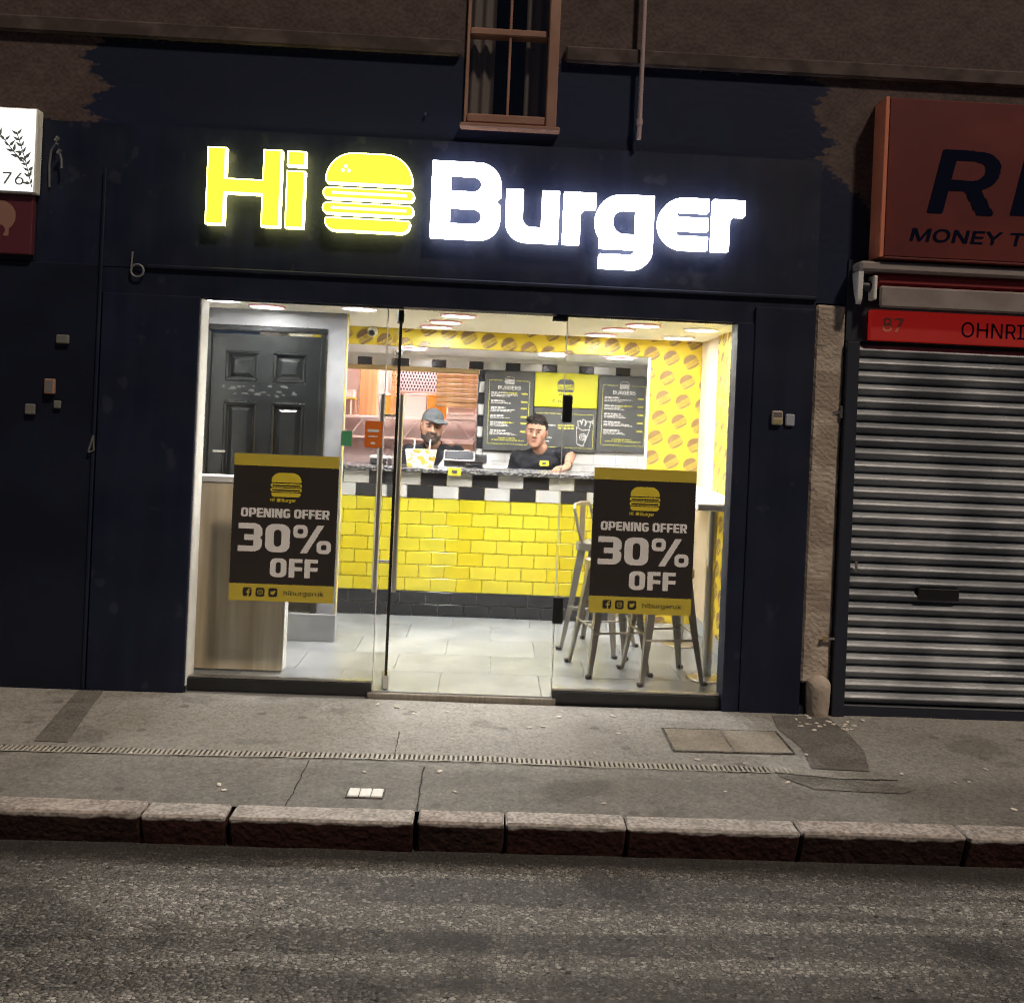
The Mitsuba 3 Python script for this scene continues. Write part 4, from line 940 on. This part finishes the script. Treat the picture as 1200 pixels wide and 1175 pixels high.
hair = sph((0, .016, .036), 1, (.081, .098, .092)) - M.cube([.4, .4, .3], True).translate([0, -.185, -.02]) - M.cube([.4, .4, .2], True).translate([0, 0, -.145])
hp1('hair', hair, 'm_hair', .008, 0, .005)
dome = sph((0, .010, .046), 1, (.085, .106, .098)) - M.cube([.4, .4, .2], True).translate([0, 0, -.047])
hp1('cap', dome, 'm_cap', .01, 2)
brim = M.batch_hull([sph((s * .062, -.075, .058), .006) for s in (-1, 1)] + [sph((s * .040, -.150, .050), .006) for s in (-1, 1)] + [sph((0, -.165, .056), .006), sph((0, -.08, .072), .006)])
hp1('cap_brim', brim.rotate([0, 0, 24]), 'm_cap', .01, 1)
# the man leaning on the counter
k2, hp2 = person('person', 'dark haired man in a black polo shirt leaning one hand on the counter', (.400, 2.80, 1.335), ((.362, 2.755, 1.472), rot(.06, .06, -.20)), 1.10,
    ((.215, 2.82, 1.245), (.565, 2.80, 1.285)), (((.150, 2.84, .96), (.24, 2.65, .90), (.3, -.5, 0), (0, 0, 1)), ((.655, 2.66, 1.285), (.612, 2.47, 1.200), (-.6, -.75, -.08), (.1, -.1, 1))), False)
hair = sph((0, .020, .046), 1, (.083, .100, .096)) - M.cube([.4, .4, .4], True).translate([0, -.262, -.140]) - M.cube([.4, .3, .4], True).translate([0, -.150, -.178]) - M.cube([.4, .4, .2], True).translate([0, 0, -.135])
tufts = [sph((.066 * math.sin(a) * e + rng.uniform(-.006, .006), -.052 * math.cos(a * .8) * e + .006, .098 + .042 * (1 - e) + rng.uniform(-.008, .010)), rng.uniform(.013, .022)) for a in np.linspace(-1.25, 1.25, 9) for e in (1.0, .72, .4)]
hair = M.batch_boolean([hair] + tufts, m3.OpType.Add)
hp2('hair', hair, 'm_hair', .007, 2, .014)
part(k2, 'name_badge', flat(rr(.395, 1.195, .475, 1.240, .010), 2.655, .006), 'm_yellow'); part(k2, 'badge_print', flat(rr(.418, 1.208, .452, 1.226, .006), 2.6538, .001), 'm_board')
part(k2, 'bracelet', tube([np.array([.622, 2.50, 1.213]) + .036 * np.array([math.cos(a), .25 * math.sin(a), math.sin(a)]) for a in np.linspace(0, 6.28, 20)], .005, 6), 'm_black')

# ------------------------------------------------------------------ stools
def stool(x, y, deg, label, back, zs=.745):
    s = thing('bar_stool', label, 'stool', 'metal bar stools')
    Rm = trimesh.transformations.rotation_matrix(math.radians(deg), [0, 0, 1]); Rm[:3, 3] = [x, y, 0]
    def P(name_, m, m_='m_galv', par=None):
        m = m.copy(); m.apply_transform(Rm); return part(par or s, name_, m, m_)
    g = rr(-.152, -.152, .152, .152, .05); seat = lay(g, zs, .012); rim = lay(g.difference(g.buffer(-.010)), zs - .004, .045)
    P('seat', seat); P('seat_rim', rim)
    for a, b in ((-1, -1), (1, -1), (1, 1), (-1, 1)):
        t, f_ = np.array([a * .128, b * .128, zs - .03]), np.array([a * .196, b * .196, .0])
        pr = []
        for u, w in ((0, .058), (.5, .044), (.9, .028), (1, .026)):
            c = t + (f_ - t) * u + np.array([a, b, 0]) * .012 * u * u
            tx = np.array([1, 0, 0]) * -a; ty = np.array([0, 1, 0]) * -b
            pr.append((c, w))
        v, fs = [], []
        for c, w in pr:
            o = c; v += [o, o + [-a * w, 0, 0], o + [-a * w, -b * .004, 0], o + [-a * .004, -b * .004, 0], o + [-a * .004, -b * w, 0], o + [0, -b * w, 0]]
        for i in range(len(pr) - 1):
            for j in range(6):
                p0, p1 = i * 6 + j, i * 6 + (j + 1) % 6; fs += [[p0, p1, p1 + 6], [p0, p1 + 6, p0 + 6]]
        for base in (0, (len(pr) - 1) * 6): fs += [[base, base + 1, base + 2], [base, base + 2, base + 3], [base, base + 3, base + 4], [base, base + 4, base + 5]]
        lg = P('leg', trimesh.Trimesh(np.array(v), np.array(fs), process=False))
        P('foot', box(f_[0] + a * .012 - .016, f_[0] + a * .012 + .016, f_[1] + b * .012 - .016, f_[1] + b * .012 + .016, .001, .022, .004), 'm_rubber', lg)
    for zz, q in ((.27, .170), (.30, .167)):
        c = [(-q, -q, zz), (q, -q, zz), (q, q, zz), (-q, q, zz)]
        for i in range(4):
            if (zz == .30) == (i % 2 == 1): P('footrest', tube([c[i], c[(i + 1) % 4]], .0075, 8))
    if back:
        pts = [(-.148, .09, zs), (-.150, .125, zs + .10), (-.145, .160, zs + .235), (-.120, .168, zs + .262), (0, .180, zs + .268), (.120, .168, zs + .262), (.145, .160, zs + .235), (.150, .125, zs + .10), (.148, .09, zs)]
        P('back_rail', tube(pts, .011, 10)); P('back_splat', box(-.045, .045, .155, .161, zs - .01, zs + .262, .002))
stool(.795, 1.27, 62, 'metal bar stool with a looped backrest, farthest from the glass, left of the right poster', True)
stool(.800, .705, 14, 'backless metal bar stool nearest the doorway behind the right poster', False, .70)
stool(1.12, .555, 10, 'backless metal bar stool nearest the shelf post behind the right poster', False, .70)

# ------------------------------------------------------------------ right neighbour: pilaster, sign box, awning, shutter
pl = thing('pilaster', 'rough rendered pale pilaster between the burger shop and the shutter', 'pilaster')
def rough(x0, x1, y0, y1, z0, z1, amp=.010, size=.03, seed=1):
    m = box(x0, x1, y0, y1, z0, z1, .012).subdivide_to_size(size); v = m.vertices
    m.vertices = v + amp * (np.stack([meshkit.fbm(v * 16, 3, seed), meshkit.fbm(v * 16, 3, seed + 1), meshkit.fbm(v * 16, 3, seed + 2)], -1) - .5); return m
part(pl, 'shaft', rough(1.835, 2.008, .002, .15, .14, 2.33, .007, .02), 'm_roughcast', smooth=True)
part(pl, 'foot', rough(1.86, 2.008, .035, .15, -.10, .16, .02, .03, 5), 'm_black_matt', smooth=True)
part(pl, 'clay_plinth', lathe([(0, 0), (.060, 0), (.066, .06), (.070, .17), (.068, .195), (.058, .215), (.03, .235), (0, .24)], (1.935, -.01, -.05), 24), 'm_roughcast')
wt = thing('wall_tap', 'short metal pipe with two small fittings on the pale pilaster', 'pipe')
part(wt, 'pipe', tube([(1.93, .02, 1.705), (2.01, -.01, 1.715)], .010), 'm_steel'); part(wt, 'flange', tube([(2.004, -.012, 1.68), (2.004, -.012, 1.75)], .010), 'm_steel')
for a, b in ((1.885, 1.575), (1.925, 1.585)): part(wt, 'fitting', lathe([(0, 0), (.016, .0), (.018, .014), (.008, .022), (0, .024)], (a, .025, b)), 'm_iron')
bl = thing('shutter_bolt', 'small steel bolt sticking out of the shutter guide near the ground', 'bolt')
part(bl, 'shank', tube([(1.955, -.02, .405), (2.03, -.025, .408)], .008), 'm_steel'); part(bl, 'knob', tube([(1.945, -.02, .405), (1.963, -.02, .405)], .013), 'm_brass')

su = thing('roller_shutter', 'closed steel roller shutter of the money transfer shop at the right', 'shutter')
part(su, 'guide_rail', box(2.012, 2.085, -.035, .13, -.10, 2.125, .004), 'm_rail'); part(su, 'guide_rail', box(3.56, 3.63, -.035, .13, -.10, 2.125, .004), 'm_rail')
SX0, SX1 = 2.087, 3.558
prof = [(.045, 0), (.024, .001), (.010, .010), (-.004, .022), (-.012, .031), (-.0145, .036), (-.0125, .042), (-.004, .051), (.008, .060), (.017, .066), (.024, .0725), (.045, .073)]
def slat(z0):
    pts = np.array(prof); n = len(pts)
    v = [(SX0, y, z0 + z) for y, z in pts] + [(SX1, y, z0 + z) for y, z in pts]; f = []
    for i in range(n - 1): f += [[i, i + n, i + 1], [i + 1, i + n, i + n + 1]]
    v += [(SX0, .05, z0), (SX0, .05, z0 + .0715), (SX1, .05, z0), (SX1, .05, z0 + .0715)]
    return trimesh.Trimesh(np.array(v), np.array(f), process=False)
z = .030; k = 0
while z < 2.11:
    part(su, 'slat', slat(z), 'm_slat', smooth=50); z += .0745; k += 1
part(su, 'backing', box(SX0, SX1, .046, .06, .0, 2.13), 'm_black_matt')
part(su, 'bottom_rail', box(SX0, SX1, -.012, .044, -.055, .026, .006), 'm_rail'); part(su, 'bottom_lip', box(SX0, SX1, -.020, -.0125, -.052, -.040, .002), 'm_galv')
part(su, 'letter_slot', box(2.495, 2.735, -.022, .03, .648, .716, .004), 'm_black')
part(su, 'lock_tab', box(2.108, 2.124, -.042, -.036, .80, .86, .002), 'm_steel')

rs = thing('money_transfer_sign', 'dark red boxed sign with navy lettering above the shutter', 'sign')
part(rs, 'box_face', box(2.152, 3.9, -.150, -.02, 2.602, 3.500, .006), 'm_red_sign'); part(rs, 'lit_side', box(2.128, 2.1515, -.152, .01, 2.598, 3.504, .003), 'm_red_side')  # street light falling on the left side is put into its orange colour
part(rs, 'bottom_trim', box(2.152, 3.9, -.158, -.02, 2.588, 2.600, .003), 'm_red_sign')
part(rs, 'letter', text_at('R', 2.39, 2.868, -.1525, .345, bold=True, shear=.22, stretch=1.42), 'm_sign_navy', smooth=False)
part(rs, 'letter', flat(Polygon([(2.866, 2.868), (2.966, 2.868), (3.042, 3.213), (2.942, 3.213)]), -.1525, .001), 'm_sign_navy', smooth=False)
part(rs, 'lettering', text_at('MONEY TR', 2.297, 2.698, -.1525, .070, bold=True, shear=.22, stretch=1.50), 'm_sign_navy', smooth=False)

aw = thing('awning', 'rolled red awning in a pale cassette with a grey front bar under the red sign', 'awning')
part(aw, 'cassette_lid', box(2.03, 3.95, -.135, .0, 2.520, 2.575, .012), 'm_cassette')
part(aw, 'red_cloth', box(2.14, 3.95, -.095, -.01, 2.442, 2.518, .02), 'm_red_cloth')
part(aw, 'front_bar', box(2.155, 3.95, -.125, -.098, 2.318, 2.440, .010), 'm_valance')
part(aw, 'end_cap', trimesh.convex.convex_hull(np.array([(2.025 + d, a, b) for d in (0, .028) for a, b in ((-.13, 2.515), (-.02, 2.515), (-.12, 2.36), (-.10, 2.33), (-.06, 2.40))])), 'm_white')
part(aw, 'arm_end', box(2.118, 2.140, -.115, -.03, 2.36, 2.50, .006), 'm_white')
part(aw, 'roller', tube([(2.06, -.06, 2.44), (2.117, -.06, 2.44)], .03, 16), 'm_rail')
ss = thing('red_strip_sign', 'glowing red strip sign with faint letters directly above the shutter', 'sign')
part(ss, 'strip', box(2.136, 3.9, -.045, .0, 2.137, 2.312, .004), 'm_red_sign', **glow((.16, .004, .003)))
part(ss, 'number', text_at('87', 2.205, 2.190, -.047, .075, bold=True), 'm_red_side', smooth=False)
part(ss, 'lettering', text_at('OHNRIT', 2.668, 2.178, -.047, .085, stretch=.98), 'm_sign_navy', smooth=False)
part(ss, 'rear_panel', box(2.012, 3.9, .0005, .14, 2.13, 2.60), 'm_rail')

def ebox(name, label, cat, x0, x1, z0, z1, d, m_, extra=None):
    k = thing(name, label, cat); part(k, 'case', box(x0, x1, -.012 - d, -.0125 if x0 < 0 else -.0165, z0, z1, .005), m_)
    if extra:
        for (a, b, c, e, mm) in extra: part(k, 'panel', flat(rr(a, c, b, e, .002), -.013 - d, .0009), mm)
    return k
mat('m_scuff', (0.085, 0.088, 0.088), .5); mat('m_grey_plastic', (0.16, 0.16, 0.15), .5); mat('m_olive', (0.34, 0.31, 0.14), .5); mat('m_blue_grey', (0.40, 0.43, 0.50), .5)
ebox('keypad_box', 'small beige and yellow control box on the navy column right of the window', 'box', 1.592, 1.652, 1.625, 1.705, .03, 'm_beige', [(1.598, 1.646, 1.632, 1.655, 'm_olive'), (1.598, 1.646, 1.668, 1.698, 'm_grey_plastic')])
ebox('intercom', 'small pale blue intercom on the navy column beside the beige control box', 'intercom', 1.672, 1.724, 1.622, 1.690, .022, 'm_blue_grey')
ebox('wall_box', 'topmost of the small grey boxes on the navy wall at the left', 'box', -2.475, -2.405, 1.905, 1.955, .02, 'm_grey_plastic')
ebox('wall_box', 'tall brownish box among the small boxes on the left navy wall', 'box', -2.525, -2.47, 1.62, 1.705, .03, 'm_peach', [(-2.517, -2.478, 1.63, 1.695, 'm_grey_plastic')])
ebox('wall_box', 'square grey box lowest and leftmost on the navy wall at the left', 'box', -2.630, -2.575, 1.50, 1.56, .02, 'm_grey_plastic')
ebox('wall_box', 'tiny grey box low right of the brownish box on the navy wall', 'box', -2.475, -2.435, 1.54, 1.585, .015, 'm_grey_plastic')
wk = thing('seam_clip', 'bent metal clip on the vertical seam of the navy wall at the left', 'clip')
part(wk, 'clip', cat_([tube([(-2.268, -.03, 1.31), (-2.243, -.035, 1.40)], .006, 6), tube([(-2.243, -.035, 1.40), (-2.238, -.03, 1.315), (-2.27, -.03, 1.305)], .006, 6)]), 'm_steel')
wh = thing('wall_hook', 'faint round hook plate on the navy fascia left of the window', 'hook')
part(wh, 'plate', tube([np.array([-2.045, -.02, 2.335]) + .035 * np.array([math.cos(a), 0, math.sin(a)]) for a in np.linspace(0, 6.28, 24)], .006, 6), 'm_cable'); part(wh, 'stem', tube([(-2.08, -.02, 2.34), (-2.075, -.02, 2.44)], .005, 6), 'm_cable')

# left neighbour's lit box sign
ls = thing('light_box_sign', 'bright white light box sign with leafy print and number at the left edge', 'sign')
part(ls, 'case', box(-4.0, -2.606, -.08, -.006, 2.728, 3.198, .006), 'm_white'); part(ls, 'face', box(-3.99, -2.613, -.086, -.081, 2.736, 3.190, .001), 'm_white', **glow((1.15, 1.22, 1.25)))
part(ls, 'number', text_at('76', -2.778, 2.770, -.0875, .066, stretch=1.15), 'm_leaf_print', smooth=False)
leaf_ = []
def leafp(x, z, a, L):
    return affinity.translate(affinity.rotate(Polygon([(0, 0), (L * .35, L * .17), (L, 0), (L * .35, -L * .17)]), a, origin=(0, 0)), x, z)
for st_, n in ((((-2.665, 2.76), (-2.71, 2.92), (-2.76, 3.06)), 9), (((-2.70, 2.88), (-2.77, 2.95), (-2.83, 3.02), (-2.90, 3.06)), 7)):
    ln = LineString(st_); leaf_.append(ln.buffer(.0025))
    for i in range(n):
        q = ln.interpolate((i + .6) / n, normalized=True)
        for sgn in (-1, 1): leaf_.append(leafp(q.x, q.y, rng.uniform(20, 70) + (90 if sgn > 0 else 0) + 20, rng.uniform(.035, .055)))
leaf_ = unary_union(leaf_).intersection(sbox(-3.9, 2.74, -2.664, 3.186))
part(ls, 'leaf_print', flat(affinity.translate(leaf_, .048, 0), -.0875, .001), 'm_leaf_print', smooth=False)
rp = thing('shop_board', 'dark red painted panel under the white light box at the left edge', 'panel')
part(rp, 'board', box(-4.0, -2.625, -.05, -.006, 2.392, 2.722, .004), 'm_dark_red')
part(rp, 'print', flat(unary_union([Point(-2.80, 2.60).buffer(.085), sbox(-2.84, 2.50, -2.82, 2.6), sbox(-2.78, 2.49, -2.75, 2.6)]).difference(Point(-2.80, 2.52).buffer(.03)), -.0512, .001), 'm_peach', smooth=False)
cb = thing('loose_cable', 'loose grey cable looping down from the navy wall beside the light box sign', 'cable')
part(cb, 'strand', tube([(-2.555, -.01, 2.78), (-2.552, -.03, 2.90), (-2.540, -.04, 2.98), (-2.510, -.05, 3.02), (-2.500, -.05, 3.01)], .006, 8), 'm_cable'); part(cb, 'strand', tube([(-2.490, -.05, 2.97), (-2.480, -.045, 2.93), (-2.475, -.05, 2.88)], .006, 8), 'm_cable')
part(cb, 'plug', tube([(-2.515, -.05, 3.03), (-2.500, -.05, 3.055)], .011, 8), 'm_steel'); part(cb, 'plug', tube([(-2.500, -.05, 2.96), (-2.485, -.05, 2.985)], .011, 8), 'm_steel')
